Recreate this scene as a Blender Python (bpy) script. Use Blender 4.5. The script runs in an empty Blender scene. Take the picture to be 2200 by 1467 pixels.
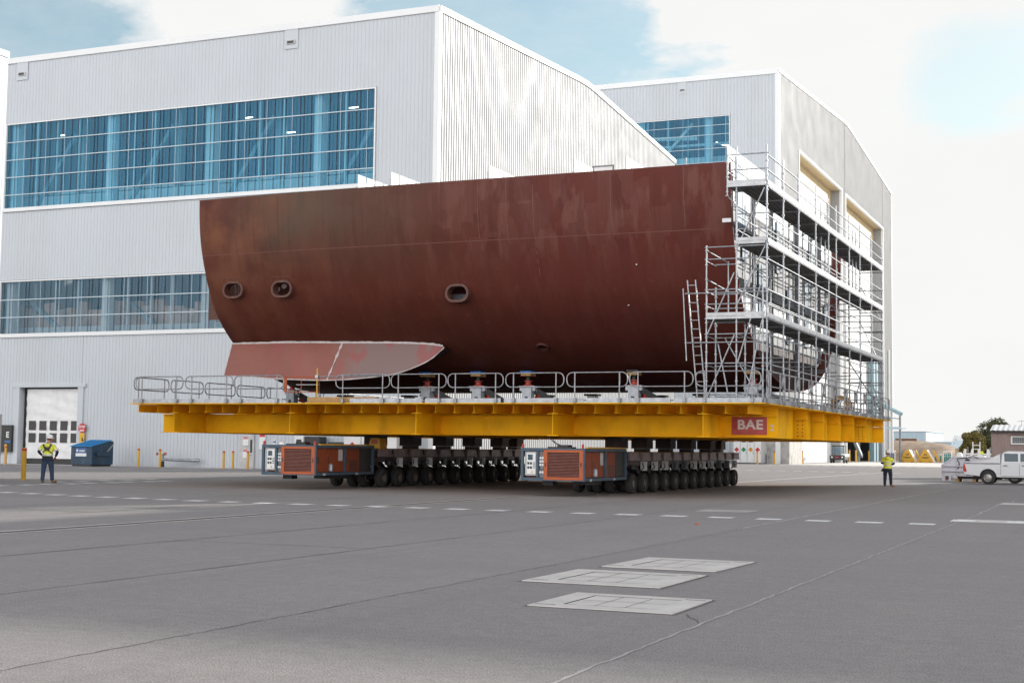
import bpy, bmesh, math, random
from mathutils import Vector, Matrix
random.seed(7)
S = bpy.context.scene
COL = S.collection
R = math.radians
ORI = {}          # world origin of each object, so parts can be written in world metres

# ------------------------------------------------------------------ mesh builder
class M:
    def __init__(s): s.v = []; s.f = []
    def add(s, vs, fs):
        n = len(s.v); s.v += [tuple(v) for v in vs]; s.f += [tuple(i + n for i in f) for f in fs]; return s
    def box(s, x0, x1, y0, y1, z0, z1):
        return s.add([(x0,y0,z0),(x1,y0,z0),(x1,y1,z0),(x0,y1,z0),(x0,y0,z1),(x1,y0,z1),(x1,y1,z1),(x0,y1,z1)],
                     [(0,3,2,1),(4,5,6,7),(0,1,5,4),(1,2,6,5),(2,3,7,6),(3,0,4,7)])
    def bar(s, p, q, w, h, up=(0,0,1)):
        p, q = Vector(p), Vector(q); d = (q-p).normalized(); u = Vector(up)
        if abs(d.dot(u)) > .98: u = Vector((0,1,0))
        a = d.cross(u).normalized()*w/2; b = a.cross(d).normalized()*h/2
        vs = [p-a-b, p+a-b, p+a+b, p-a+b, q-a-b, q+a-b, q+a+b, q-a+b]
        return s.add(vs, [(0,1,2,3),(4,7,6,5),(0,4,5,1),(1,5,6,2),(2,6,7,3),(3,7,4,0)])
    def tube(s, pts, r, n=8, closed=False, r2=None):
        pts = [Vector(p) for p in pts]; k = len(pts); rings = []; ref = None
        for i, p in enumerate(pts):
            if closed: d = pts[(i+1) % k]-pts[i-1]
            else: d = pts[min(i+1,k-1)]-pts[max(i-1,0)]
            d.normalize()
            if ref is None:
                ref = d.cross(Vector((0,0,1)))
                if ref.length < .05: ref = d.cross(Vector((0,1,0)))
            ref = (ref-d*ref.dot(d)).normalized(); b = d.cross(ref)
            rr = r if r2 is None else r+(r2-r)*i/(k-1)
            rings.append([p+ref*rr*math.cos(2*math.pi*j/n)+b*rr*math.sin(2*math.pi*j/n) for j in range(n)])
        vs = [v for g in rings for v in g]; fs = []
        for i in range(k if closed else k-1):
            a, b2 = i*n, ((i+1) % k)*n
            fs += [(a+j, a+(j+1) % n, b2+(j+1) % n, b2+j) for j in range(n)]
        if not closed: fs += [tuple(range(n-1,-1,-1)), tuple(range((k-1)*n, k*n))]
        return s.add(vs, fs)
    def prism(s, pts, ax, a, b):
        def P(u, v, t): return {'x':(t,u,v),'y':(u,t,v),'z':(u,v,t)}[ax]
        n = len(pts); vs = [P(u,v,a) for u,v in pts]+[P(u,v,b) for u,v in pts]
        return s.add(vs, [tuple(range(n-1,-1,-1)), tuple(range(n,2*n))]+[(i,(i+1)%n,n+(i+1)%n,n+i) for i in range(n)])
    def lathe(s, prof, c, ax=(0,0,1), n=24):
        c = Vector(c); ax = Vector(ax).normalized(); u = ax.orthogonal().normalized(); w = ax.cross(u); k = len(prof)
        vs = [c+ax*t+(u*math.cos(2*math.pi*j/n)+w*math.sin(2*math.pi*j/n))*max(r,1e-4) for r,t in prof for j in range(n)]
        fs = [(i*n+j, i*n+(j+1)%n, (i+1)*n+(j+1)%n, (i+1)*n+j) for i in range(k-1) for j in range(n)]
        return s.add(vs, fs)
    def sheet(s, pts):
        return s.add(pts, [tuple(range(len(pts)))])
    def build(s, name, mat, parent=None, smooth=0, bevel=0, seg=2):
        o0 = ORI.get(parent, Vector((0,0,0))) if parent else Vector((0,0,0))
        me = bpy.data.meshes.new(name)
        me.from_pydata([tuple(Vector(v)-o0) for v in s.v], [], s.f)
        bm = bmesh.new(); bm.from_mesh(me); bmesh.ops.recalc_face_normals(bm, faces=bm.faces); bm.to_mesh(me); bm.free()
        o = bpy.data.objects.new(name, me); COL.objects.link(o)
        me.materials.append(mat)
        if smooth:
            me.shade_smooth(); me.set_sharp_from_angle(angle=R(smooth))
        if bevel:
            b = o.modifiers.new('Bevel','BEVEL'); b.width = bevel; b.segments = seg; b.limit_method = 'ANGLE'; b.angle_limit = R(40)
        if parent: o.parent = parent
        ORI[o] = o0
        return o

def tag(o, label=None, cat=None, group=None, kind=None):
    if label: o['label'] = label
    if cat: o['category'] = cat
    if group: o['group'] = group
    if kind: o['kind'] = kind
    return o
def thing(name, label, cat, loc=(0,0,0), group=None):
    o = bpy.data.objects.new(name, None); COL.objects.link(o); o.location = loc; o.empty_display_size = .3
    ORI[o] = Vector(loc); return tag(o, label, cat, group)
def copy_tree(o, parent=None):
    c = o.copy(); COL.objects.link(c); c.parent = parent; ORI[c] = ORI.get(o)
    for ch in list(o.children): copy_tree(ch, c)
    return c
def text(body, size, loc, rot, mat, parent, name='lettering', ext=.004, bold=0.0, align='CENTER', sx=1.0, space=1.0):
    cu = bpy.data.curves.new(name,'FONT'); cu.body = body; cu.size = size; cu.extrude = ext; cu.offset = bold
    cu.align_x = align; cu.align_y = 'CENTER'; cu.space_character = space
    tmp = bpy.data.objects.new(name, cu); COL.objects.link(tmp)
    me = bpy.data.meshes.new_from_object(tmp.evaluated_get(bpy.context.evaluated_depsgraph_get())); bpy.data.objects.remove(tmp)
    o = bpy.data.objects.new(name, me); COL.objects.link(o); me.materials.clear(); me.materials.append(mat)
    o.parent = parent; o.location = Vector(loc)-ORI.get(parent, Vector()); o.rotation_euler = rot; o.scale = (sx,1,1)
    return o
FRONT = (R(90),0,0)       # text facing -Y

# ------------------------------------------------------------------ materials
def nodes(name):
    m = bpy.data.materials.new(name); m.use_nodes = True; nt = m.node_tree
    return m, nt, nt.nodes['Principled BSDF']
def N(nt, t, **k):
    n = nt.nodes.new(t)
    for a, b in k.items():
        if a.startswith('i_'): n.inputs[a[2:].replace('_',' ')].default_value = b
        else: setattr(n, a, b)
    return n
def mix(nt, fac, a, b, mode='MIX'):
    n = nt.nodes.new('ShaderNodeMix'); n.data_type = 'RGBA'; n.blend_type = mode
    for sock, v in ((n.inputs[0],fac),(n.inputs[6],a),(n.inputs[7],b)):
        if hasattr(v,'is_linked') or hasattr(v,'links'): nt.links.new(v, sock)
        else: sock.default_value = v if isinstance(v,(int,float)) else (*v,1)[:4]
    return n.outputs[2]
def ramp(nt, fac, lo, hi, a=0.0, b=1.0):
    n = nt.nodes.new('ShaderNodeMapRange'); n.clamp = True
    nt.links.new(fac, n.inputs[0]); n.inputs[1].default_value = lo; n.inputs[2].default_value = hi
    n.inputs[3].default_value = a; n.inputs[4].default_value = b
    return n.outputs[0]
def noise(nt, scale, coord=None, stretch=None, detail=4, rough=.55, loc=None):
    t = nt.nodes.new('ShaderNodeTexNoise'); t.inputs['Scale'].default_value = scale; t.inputs['Detail'].default_value = detail; t.inputs['Roughness'].default_value = rough
    c = coord or nt.nodes.new('ShaderNodeTexCoord').outputs['Object']
    if stretch or loc:
        mp = nt.nodes.new('ShaderNodeMapping'); nt.links.new(c, mp.inputs[0]); c = mp.outputs[0]
        if stretch: mp.inputs['Scale'].default_value = stretch
        if loc: mp.inputs['Location'].default_value = loc
    nt.links.new(c, t.inputs['Vector']); return t.outputs['Fac']
def mat(name, col, rough=.55, metal=0.0, var=.15, scale=2.0, dirt=None, dirt_amt=.3, dscale=1.0, streak=None, bump=0, bscale=60, spec=.5, coat=0):
    m, nt, p = nodes(name)
    lo = tuple(max(c*(1-var),0) for c in col); hi = tuple(min(c*(1+var),1) for c in col)
    c = mix(nt, ramp(nt, noise(nt, scale), .3, .7), lo, hi)
    if dirt: c = mix(nt, ramp(nt, noise(nt, dscale, stretch=streak, detail=6, loc=(3,5,1)), .5, .75, 0, dirt_amt), c, dirt)
    nt.links.new(c, p.inputs['Base Color'])
    p.inputs['Metallic'].default_value = metal; p.inputs['Specular IOR Level'].default_value = spec
    p.inputs['Coat Weight'].default_value = coat
    nt.links.new(ramp(nt, noise(nt, scale*3), .3, .7, max(rough-.08,0.02), min(rough+.08,1)), p.inputs['Roughness'])
    if bump:
        b = N(nt,'ShaderNodeBump'); b.inputs['Strength'].default_value = bump; b.inputs['Distance'].default_value = .02
        nt.links.new(noise(nt, bscale), b.inputs['Height']); nt.links.new(b.outputs[0], p.inputs['Normal'])
    return m
K = {}
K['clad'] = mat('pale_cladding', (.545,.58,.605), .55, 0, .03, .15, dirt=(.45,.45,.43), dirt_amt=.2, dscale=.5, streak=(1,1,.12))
K['clad_gable_dim'] = mat('gable_cladding_dimmed', (.335,.345,.35), .55, 0, .03, .15, dirt=(.40,.40,.39), dirt_amt=.12, dscale=.5, streak=(1,1,.12))  # same cladding made darker, to offset the direct sun on this gable
K['clad_dim'] = mat('dimmed_cladding', (.345,.35,.345), .6, 0, .03, .1, dirt=(.36,.36,.345), dirt_amt=.12, dscale=.4, streak=(1,1,.1))  # darker copy for the taller hall's gable, its sun toned down in the colour
K['trim'] = mat('white_flashing', (.78,.79,.78), .45, 0, .03, .3)
K['white'] = mat('white_paint', (.78,.78,.77), .4, 0, .05, 1.5, dirt=(.45,.42,.38), dirt_amt=.25, dscale=2)
K['cream'] = mat('cream_soffit', (.62,.5,.3), .6, 0, .06, .5)
K['concrete'] = mat('concrete', (.42,.41,.39), .85, 0, .15, 1.2, dirt=(.25,.2,.16), dirt_amt=.45, dscale=1.5, bump=.2)
K['pale_concrete'] = mat('pale_concrete', (.62,.59,.555), .9, 0, .10, 2.0, dirt=(.45,.40,.36), dirt_amt=.4, dscale=3, bump=.15, bscale=120)
K['galv'] = mat('galvanised_steel', (.36,.38,.40), .38, .75, .22, 5, dirt=(.22,.2,.18), dirt_amt=.35, dscale=7)
K['rail'] = mat('weathered_rail_steel', (.30,.30,.31), .42, .6, .25, 6, dirt=(.16,.13,.11), dirt_amt=.4, dscale=6)
K['alu'] = mat('aluminium_plank', (.48,.49,.50), .42, .35, .12, 3, dirt=(.35,.25,.15), dirt_amt=.3, dscale=5)
K['plankdark'] = mat('weathered_plank', (.20,.19,.18), .7, .3, .2, 4)
K['yellow'] = mat('girder_yellow', (.95,.49,.010), .6, 0, .10, .8, dirt=(.42,.17,.01), dirt_amt=.5, dscale=1.3, streak=(1,1,.5), spec=.12)
K['deckdark'] = mat('bounce_cut_deck', (.085,.07,.06), .75, 0, .3, 1.5, dirt=(.16,.13,.1), dirt_amt=.5, dscale=1.2)  # dark tone chosen to cut light bounced from the deck onto the hull
K['vision'] = mat('vision_mesh', (.055,.052,.05), .6, 0, .15, 3)
K['bar'] = mat('pale_glazing_bar', (.48,.58,.63), .5, 0, .05, 1)
K['boll'] = mat('bollard_yellow', (.62,.34,.02), .45, 0, .08, 3, dirt=(.3,.2,.08), dirt_amt=.3, dscale=4)
K['red'] = mat('red_band', (.5,.03,.02), .4)
K['dkred'] = mat('stand_red', (.42,.05,.03), .5, 0, .2, 6, dirt=(.1,.06,.05), dirt_amt=.5, dscale=5)
K['orange'] = mat('power_pack_orange', (.43,.085,.014), .42, 0, .06, 3, dirt=(.2,.07,.03), dirt_amt=.3, dscale=3)
K['orange_shaded'] = mat('power_pack_orange_shaded', (.22,.045,.013), .5, 0, .08, 3, dirt=(.12,.05,.03), dirt_amt=.4, dscale=3)  # darker copy of the orange, shade under the deck put into the colour
K['grille'] = mat('radiator_slats', (.26,.105,.08), .5, .1, .15, 4)
K['frameblue'] = mat('frame_grey_blue', (.05,.085,.12), .45, .1, .15, 4, dirt=(.1,.08,.06), dirt_amt=.3, dscale=4)
K['black'] = mat('black_steel', (.022,.021,.022), .5, 0, .3, 4)
K['rubber'] = mat('tyre_rubber', (.028,.027,.026), .8, 0, .25, 8, dirt=(.09,.08,.07), dirt_amt=.5, dscale=6)
K['rim'] = mat('rim_grey', (.22,.2,.18), .5, .3, .25, 8, dirt=(.06,.05,.04), dirt_amt=.5, dscale=8)
K['bed'] = mat('trailer_bed_brown', (.17,.12,.11), .5, 0, .2, 3, dirt=(.06,.04,.04), dirt_amt=.5, dscale=3)
K['bedbox'] = mat('side_box_mauve', (.26,.20,.20), .45, .1, .15, 4, dirt=(.1,.07,.06), dirt_amt=.5, dscale=4)
K['darkbrown'] = mat('support_dark', (.05,.032,.024), .6, 0, .25, 3)
K['steelgrey'] = mat('jack_grey', (.46,.49,.52), .4, .1, .12, 5, dirt=(.15,.12,.1), dirt_amt=.45, dscale=6)
K['timber'] = mat('timber_block', (.42,.25,.10), .8, 0, .25, 6, dirt=(.15,.09,.05), dirt_amt=.5, dscale=4, streak=(.3,1,6))
K['bluepad'] = mat('blue_pad', (.02,.15,.46), .6, 0, .15, 5)
K['navy'] = mat('navy_cloth', (.018,.025,.045), .9, 0, .25, 12, bump=.3, bscale=30)
K['denim'] = mat('blue_denim', (.03,.055,.10), .9, 0, .25, 12, bump=.3, bscale=30)
K['hivis'] = mat('hi_vis_yellow', (.78,.80,.08), .8, 0, .1, 9, bump=.35, bscale=22)
K['reflect'] = mat('reflective_tape', (.62,.64,.62), .35, .2, .1, 8)
K['skin'] = mat('skin', (.45,.25,.18), .6, 0, .1, 8)
K['leather'] = mat('boot_leather', (.22,.12,.05), .6, 0, .25, 9)
K['dkboot'] = mat('dark_boot', (.07,.05,.04), .6, 0, .25, 9)
K['helmet'] = mat('white_helmet', (.8,.8,.79), .25, 0, .03, 5)
K['hair'] = mat('dark_hair', (.05,.035,.025), .7)
K['earmuff'] = mat('red_ear_muff', (.42,.03,.03), .4)
K['glove'] = mat('orange_glove', (.5,.07,.03), .7)
K['dkglass'] = mat('dark_glass', (.02,.03,.035), .06, 0, .1, 1, spec=.6)
K['bluglass'] = mat('car_glass', (.03,.07,.09), .05, 0, .1, 1, spec=.7)
K['carwhite'] = mat('car_white', (.74,.76,.77), .22, 0, .02, 1, dirt=(.5,.46,.4), dirt_amt=.15, dscale=3, coat=.6)
K['tail'] = mat('tail_light', (.55,.02,.015), .15, 0, .1, 9)
K['binblue'] = mat('bin_navy', (.012,.045,.085), .45, 0, .2, 2, dirt=(.12,.12,.12), dirt_amt=.4, dscale=3, streak=(1,1,.3))
K['lidblue'] = mat('bin_lid_blue', (.0,.22,.52), .4, 0, .12, 3)
K['signwhite'] = mat('sign_white', (.78,.78,.77), .4, 0, .03, 5)
K['signred'] = mat('sign_red', (.55,.03,.035), .4, 0, .06, 5)
K['signblack'] = mat('sign_black', (.03,.03,.03), .5, 0, .1, 5)
K['signyellow'] = mat('sign_yellow', (.72,.42,.02), .4, 0, .06, 5)
K['signorange'] = mat('sign_orange', (.7,.3,.01), .4, 0, .06, 5)
K['signgreen'] = mat('sign_green', (.02,.25,.1), .4, 0, .06, 5)
K['signblue'] = mat('sign_blue', (.04,.12,.30), .4, 0, .1, 5)
K['faded'] = mat('faded_red_panel', (.46,.085,.075), .6, 0, .12, 3, dirt=(.30,.02,.03), dirt_amt=.9, dscale=2.2)
K['lgrey'] = mat('light_grey_steel', (.5,.5,.49), .5, .1, .12, 3, dirt=(.25,.22,.2), dirt_amt=.3, dscale=3)
K['mgrey'] = mat('mid_grey_steel', (.2,.21,.22), .5, .2, .15, 3)
K['teal'] = mat('column_paint', (.66,.76,.78), .5, 0, .05, 1)
K['tealdark'] = mat('column_blue_green', (.22,.34,.38), .5, 0, .06, 1)
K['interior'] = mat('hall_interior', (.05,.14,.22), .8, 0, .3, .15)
K['int_brown'] = mat('brown_interior', (.55,.42,.34), .8, 0, .4, .5, dirt=(.08,.06,.05), dirt_amt=.6, dscale=.6, streak=(3,1,.6))
K['weld'] = mat('white_weld_tape', (.56,.52,.50), .7, 0, .15, 6, dirt=(.35,.2,.17), dirt_amt=.5, dscale=6)
K['silver'] = mat('bulkhead_silver', (.17,.175,.18), .6, .1, .25, .9, dirt=(.06,.06,.07), dirt_amt=.7, dscale=.5, streak=(1,1,.4))
K['primer'] = mat('bulkhead_white', (.74,.74,.73), .5, 0, .06, 1)
K['bluegrey'] = mat('blue_grey_steel', (.10,.14,.18), .45, .2, .15, 2)
K['dirtmound'] = mat('earth_bank', (.27,.19,.13), .95, 0, .35, .12, dirt=(.42,.34,.26), dirt_amt=.8, dscale=.35, streak=(1.3,.25,1.3), bump=.6, bscale=.8)
K['shedwall'] = mat('shed_wall_mauve', (.30,.225,.20), .7, 0, .06, 1.5, dirt=(.2,.15,.13), dirt_amt=.4, dscale=1.5, streak=(2,1,.3))
K['farblue'] = mat('far_shed_haze_blue', (.40,.50,.55), .6, 0, .04, .1)  # pale blue of distance haze is put into the wall colour
K['fargrey'] = mat('far_shed_grey', (.5,.53,.55), .6, 0, .04, .1)
K['trunk'] = mat('tree_bark', (.12,.09,.07), .9, 0, .3, 5)
K['compact'] = mat('compactor_white', (.62,.62,.66), .5, 0, .05, 1.5, dirt=(.3,.27,.26), dirt_amt=.35, dscale=2, streak=(1,1,.4))
K['rust'] = mat('rusty_steel', (.20,.09,.05), .8, 0, .4, 4)
K['amberlens'] = mat('red_button', (.5,.03,.02), .3)
K['cylteal'] = mat('cylinder_teal', (.03,.22,.22), .4)
K['cylbrown'] = mat('cylinder_brown', (.22,.09,.05), .4)

def leafmat(name, a, b):
    m, nt, p = nodes(name)
    nt.links.new(mix(nt, ramp(nt, noise(nt, 1.3, detail=3), .35, .65), a, b), p.inputs['Base Color'])
    p.inputs['Roughness'].default_value = .7; p.inputs['Specular IOR Level'].default_value = .2
    return m
K['leaf1'] = leafmat('gum_leaves', (.055,.062,.028), (.12,.12,.055))
K['leaf2'] = leafmat('olive_leaves', (.09,.08,.025), (.22,.17,.05))

def lampmat(name, col, st):
    m, nt, p = nodes(name); p.inputs['Emission Color'].default_value = (*col,1); p.inputs['Emission Strength'].default_value = st; return m
K['lamp'] = lampmat('lit_tube', (1,.97,.9), 6)

def panemat(name, tint, dif, fac):
    m, nt, p = nodes(name); out = nt.nodes['Material Output']
    tr = N(nt,'ShaderNodeBsdfTransparent'); tr.inputs[0].default_value = (*tint,1)
    df = N(nt,'ShaderNodeBsdfDiffuse'); nt.links.new(mix(nt, ramp(nt, noise(nt,.4,stretch=(1,1,.3)), .3, .7), tuple(c*.8 for c in dif), tuple(c*1.2 for c in dif)), df.inputs[0])
    gl = N(nt,'ShaderNodeBsdfGlossy'); gl.inputs['Roughness'].default_value = .12; gl.inputs[0].default_value = (.35,.6,.8,1)
    a = N(nt,'ShaderNodeMixShader'); a.inputs[0].default_value = fac
    b = N(nt,'ShaderNodeMixShader'); b.inputs[0].default_value = .07
    nt.links.new(tr.outputs[0], a.inputs[1]); nt.links.new(df.outputs[0], a.inputs[2])
    nt.links.new(a.outputs[0], b.inputs[1]); nt.links.new(gl.outputs[0], b.inputs[2]); nt.links.new(b.outputs[0], out.inputs[0])
    return m
K['pane'] = panemat('blue_translucent_sheet', (.66,.92,1.0), (.012,.20,.36), .33)
K['pane2'] = panemat('grey_translucent_sheet', (.85,.88,.90), (.10,.15,.18), .30)

def asphalt():
    m, nt, p = nodes('worn_asphalt')
    tc = nt.nodes.new('ShaderNodeTexCoord').outputs['Object']
    c = mix(nt, ramp(nt, noise(nt, .055, tc, detail=5), .35, .65), (.205,.187,.190), (.315,.290,.283))
    c = mix(nt, ramp(nt, noise(nt, .5, tc, stretch=(.25,1.6,1), detail=6), .42, .72, 0, .7), c, (.185,.169,.174))
    c = mix(nt, ramp(nt, noise(nt, .4, tc, stretch=(1.8,.12,1), detail=5, loc=(9,2,0)), .5, .75, 0, .55), c, (.37,.34,.315))
    c = mix(nt, ramp(nt, noise(nt, 1.4, tc, detail=6, loc=(4,1,0)), .55, .72, 0, .6), c, (.150,.137,.141))
    c = mix(nt, ramp(nt, noise(nt, 7, tc, detail=5, rough=.7), .34, .66, 0, 1), mix(nt, .42, c, (.09,.083,.087)), mix(nt, .30, c, (.56,.52,.48)))
    c = mix(nt, ramp(nt, noise(nt, 2.2, tc, stretch=(.6,1.5,1), detail=6, rough=.65, loc=(1,8,0)), .34, .66, 0, 1), mix(nt, .18, c, (.10,.092,.096)), mix(nt, .12, c, (.5,.47,.44)))
    c = mix(nt, ramp(nt, noise(nt, .22, tc, stretch=(.5,1.3,1), detail=6, rough=.7, loc=(2,6,0)), .52, .66, 0, .45), c, (.17,.155,.158))
    c = mix(nt, ramp(nt, noise(nt, 1.0, tc, stretch=(1.6,.035,1), detail=4, loc=(7,3,0)), .60, .68, 0, .4), c, (.15,.138,.142))
    sp = nt.nodes.new('ShaderNodeSeparateXYZ'); nt.links.new(tc, sp.inputs[0])
    ma = nt.nodes.new('ShaderNodeMath'); ma.operation = 'MULTIPLY_ADD'; nt.links.new(sp.outputs[0], ma.inputs[0]); ma.inputs[1].default_value = 1/3.88; ma.inputs[2].default_value = 40.016
    fl = nt.nodes.new('ShaderNodeMath'); fl.operation = 'FLOOR'; nt.links.new(ma.outputs[0], fl.inputs[0])
    wn = nt.nodes.new('ShaderNodeTexWhiteNoise'); wn.noise_dimensions = '1D'; nt.links.new(fl.outputs[0], wn.inputs['W'])
    c = mix(nt, ramp(nt, wn.outputs['Value'], 0, 1), mix(nt, .12, c, (.07,.065,.068)), mix(nt, .08, c, (.48,.45,.43)))
    c = mix(nt, ramp(nt, noise(nt, .75, tc, stretch=(.8,1.2,1), detail=5, rough=.6, loc=(13,4,0)), .62, .72, 0, .5), c, (.13,.12,.122))
    g = noise(nt, 55, tc, detail=3, rough=.7)
    c = mix(nt, ramp(nt, g, .3, .72, 0, 1), mix(nt, .68, c, (.085,.08,.083)), mix(nt, .5, c, (.62,.58,.55)))
    vo = nt.nodes.new('ShaderNodeTexVoronoi'); vo.inputs['Scale'].default_value = 48; nt.links.new(tc, vo.inputs['Vector'])
    c = mix(nt, ramp(nt, vo.outputs['Distance'], .08, .2, .65, 0), c, (.62,.59,.55))
    nt.links.new(c, p.inputs['Base Color'])
    p.inputs['Roughness'].default_value = .88; p.inputs['Specular IOR Level'].default_value = .25
    b = N(nt,'ShaderNodeBump'); b.inputs['Strength'].default_value = .55; b.inputs['Distance'].default_value = .012
    nt.links.new(g, b.inputs['Height']); nt.links.new(b.outputs[0], p.inputs['Normal'])
    return m
K['asphalt'] = asphalt()
K['tar'] = mat('tar_joint', (.12,.11,.113), .8, 0, .3, 3)
K['sealant'] = mat('pale_joint_sealant', (.40,.378,.373), .8, 0, .2, 2, dirt=(.36,.335,.33), dirt_amt=.8, dscale=1.2)
K['greyseal'] = mat('grey_joint_sealant', (.46,.43,.425), .8, 0, .2, 2, dirt=(.34,.315,.31), dirt_amt=.8, dscale=1.0)
K['marking'] = mat('road_paint', (.85,.84,.82), .7, 0, .1, 3, dirt=(.38,.35,.35), dirt_amt=.8, dscale=5)
K['drainline'] = mat('drain_edge_concrete', (.66,.62,.56), .8, 0, .12, 2, dirt=(.2,.18,.16), dirt_amt=.5, dscale=2)

def hullmat():
    m, nt, p = nodes('red_oxide_hull')
    tc = nt.nodes.new('ShaderNodeNewGeometry').outputs['Position']
    sep = nt.nodes.new('ShaderNodeSeparateXYZ'); nt.links.new(tc, sep.inputs[0]); x, z = sep.outputs[0], sep.outputs[2]
    big = noise(nt, .16, tc, detail=4)
    def addn(a, b, k):
        mm = nt.nodes.new('ShaderNodeMath'); mm.operation = 'MULTIPLY_ADD'; nt.links.new(b, mm.inputs[0]); mm.inputs[1].default_value = k
        nt.links.new(a, mm.inputs[2]); return mm.outputs[0]
    c = mix(nt, ramp(nt, noise(nt,.9,tc,detail=5), .3, .7), (.098,.026,.016), (.118,.031,.019))
    # fresher red topcoat on the right-hand half
    c = mix(nt, ramp(nt, addn(x, big, 9), -21, -16, 0, .75), c, (.126,.030,.023))
    # brown-grey overspray coat over the upper left plates
    fx = ramp(nt, addn(x, big, 11), -31+5.5, -21+5.5, 1, 0); fz = ramp(nt, addn(z, big, 3), 9.6, 12.4)
    fl = ramp(nt, addn(x, big, 4), -35.2+2, -31.5+2, .15, 1)
    def mul(a, b):
        mm = nt.nodes.new('ShaderNodeMath'); mm.operation = 'MULTIPLY'; nt.links.new(a, mm.inputs[0]); nt.links.new(b, mm.inputs[1]); return mm.outputs[0]
    c = mix(nt, mul(mul(fx, fz), fl), c, (.100,.066,.046))
    # bare orange-brown primer at the left end
    lf = mul(ramp(nt, addn(x, big, 5), -34+2.5, -29+2.5, 1, 0), ramp(nt, noise(nt,.7,tc,detail=7,loc=(2,2,2)), .38, .62))
    c = mix(nt, mul(lf, ramp(nt, z, 6, 10, .2, .75)), c, (.215,.085,.045))
    # brushed and rolled repair patches, mostly on the upper right plates
    up = ramp(nt, z, 8.6, 9.6); rt = ramp(nt, addn(x, big, 6), -27+3, -22+3)
    zone = mul(up, rt)
    st = ramp(nt, noise(nt, 1.0, tc, stretch=(1.9,.2,.55), detail=6, loc=(1,7,3)), .50, .60)
    c = mix(nt, mul(st, ramp(nt, zone, 0, 1, .10, .6)), c, (.185,.076,.060))
    br = nt.nodes.new('ShaderNodeTexVoronoi'); br.distance = 'CHEBYCHEV'; br.feature = 'F1'; br.inputs['Scale'].default_value = 1.0
    mp = nt.nodes.new('ShaderNodeMapping'); mp.inputs['Scale'].default_value = (1.5,.02,.75); nt.links.new(tc, mp.inputs[0]); nt.links.new(mp.outputs[0], br.inputs['Vector'])
    sc = nt.nodes.new('ShaderNodeSeparateColor'); nt.links.new(br.outputs['Color'], sc.inputs[0])
    c = mix(nt, mul(ramp(nt, sc.outputs[0], .58, .62), ramp(nt, zone, 0, 1, .08, .4)), c, (.158,.060,.047))
    c = mix(nt, mul(ramp(nt, sc.outputs[1], .66, .70), ramp(nt, zone, 0, 1, .10, .35)), c, (.088,.022,.019))
    # run marks
    c = mix(nt, ramp(nt, noise(nt, 1.0, tc, stretch=(5,.2,.25), detail=6, loc=(8,1,2)), .52, .72, 0, .35), c, (.07,.024,.017))
    # plate seams: darker vertical and lighter horizontal weld lines
    c = mix(nt, ramp(nt, noise(nt, 3.0, tc, detail=6), .62, .72, 0, .25), c, (.17,.07,.055))
    nt.links.new(c, p.inputs['Base Color'])
    nt.links.new(ramp(nt, noise(nt,.8,tc), .3, .7, .48, .7), p.inputs['Roughness']); p.inputs['Specular IOR Level'].default_value = .18
    b = N(nt,'ShaderNodeBump'); b.inputs['Strength'].default_value = .25; b.inputs['Distance'].default_value = .04
    nt.links.new(noise(nt, 1.1, tc, stretch=(1.2,.3,.8), detail=2), b.inputs['Height']); nt.links.new(b.outputs[0], p.inputs['Normal'])
    return m
K['hull'] = hullmat()
K['seam'] = mat('hull_weld_seam', (.165,.060,.046), .6, 0, .2, 3)
K['seamdark'] = mat('hull_weld_seam_dark', (.07,.02,.016), .6, 0, .2, 3)
K['keelshade'] = mat('painted_keel_shade', (.035,.014,.012), .7, 0, .2, 1)  # shade below the hull and fin painted as near-black brown
K['ring'] = mat('flange_ring', (.12,.048,.034), .55, .1, .2, 5)
def sponmat():
    m, nt, p = nodes('bilge_plate_primer')
    tc = nt.nodes.new('ShaderNodeNewGeometry').outputs['Position']
    sep = nt.nodes.new('ShaderNodeSeparateXYZ'); nt.links.new(tc, sep.inputs[0])
    c = mix(nt, ramp(nt, noise(nt,.8,tc,detail=5), .3, .7), (.25,.085,.062), (.30,.11,.082))
    mm = nt.nodes.new('ShaderNodeMath'); mm.operation = 'MULTIPLY_ADD'; nt.links.new(noise(nt,.5,tc), mm.inputs[0]); mm.inputs[1].default_value = 3; nt.links.new(sep.outputs[0], mm.inputs[2])
    c = mix(nt, ramp(nt, mm.outputs[0], -30.6+1.5, -29.0+1.5, 0, .8), c, (.22,.165,.155))
    c = mix(nt, ramp(nt, noise(nt, 1.0, tc, stretch=(1.4,.3,.6), detail=3, loc=(5,5,5)), .58, .64, 0, .7), c, (.32,.085,.08))
    nt.links.new(c, p.inputs['Base Color']); p.inputs['Roughness'].default_value = .5
    return m
K['spon'] = sponmat()
CLOUD, SKYMUL, SUN, EXPO, BACK = 5.05, (.66,.88,.86), 3.0, 0.92, 2.75
# ------------------------------------------------------------------ camera, sky and sun
AZ, EL = R(33), R(17.5)
cam = bpy.data.cameras.new('camera'); co = bpy.data.objects.new('camera', cam); COL.objects.link(co); S.camera = co
cam.lens = 50; cam.sensor_width = 36; cam.clip_start = .1; cam.clip_end = 3000
yaw, pit, rol = 0.40934, 0.073823, 0.012371
w = Vector((-math.sin(yaw)*math.cos(pit), math.cos(yaw)*math.cos(pit), math.sin(pit)))
rt = Vector((math.cos(yaw), math.sin(yaw), 0)); up = rt.cross(w)
r_ = rt*math.cos(rol)+up*math.sin(rol); u_ = up*math.cos(rol)-rt*math.sin(rol)
mw = Matrix((r_, u_, -w)).transposed().to_4x4(); mw.translation = (0,0,1.73); co.matrix_world = mw

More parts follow.
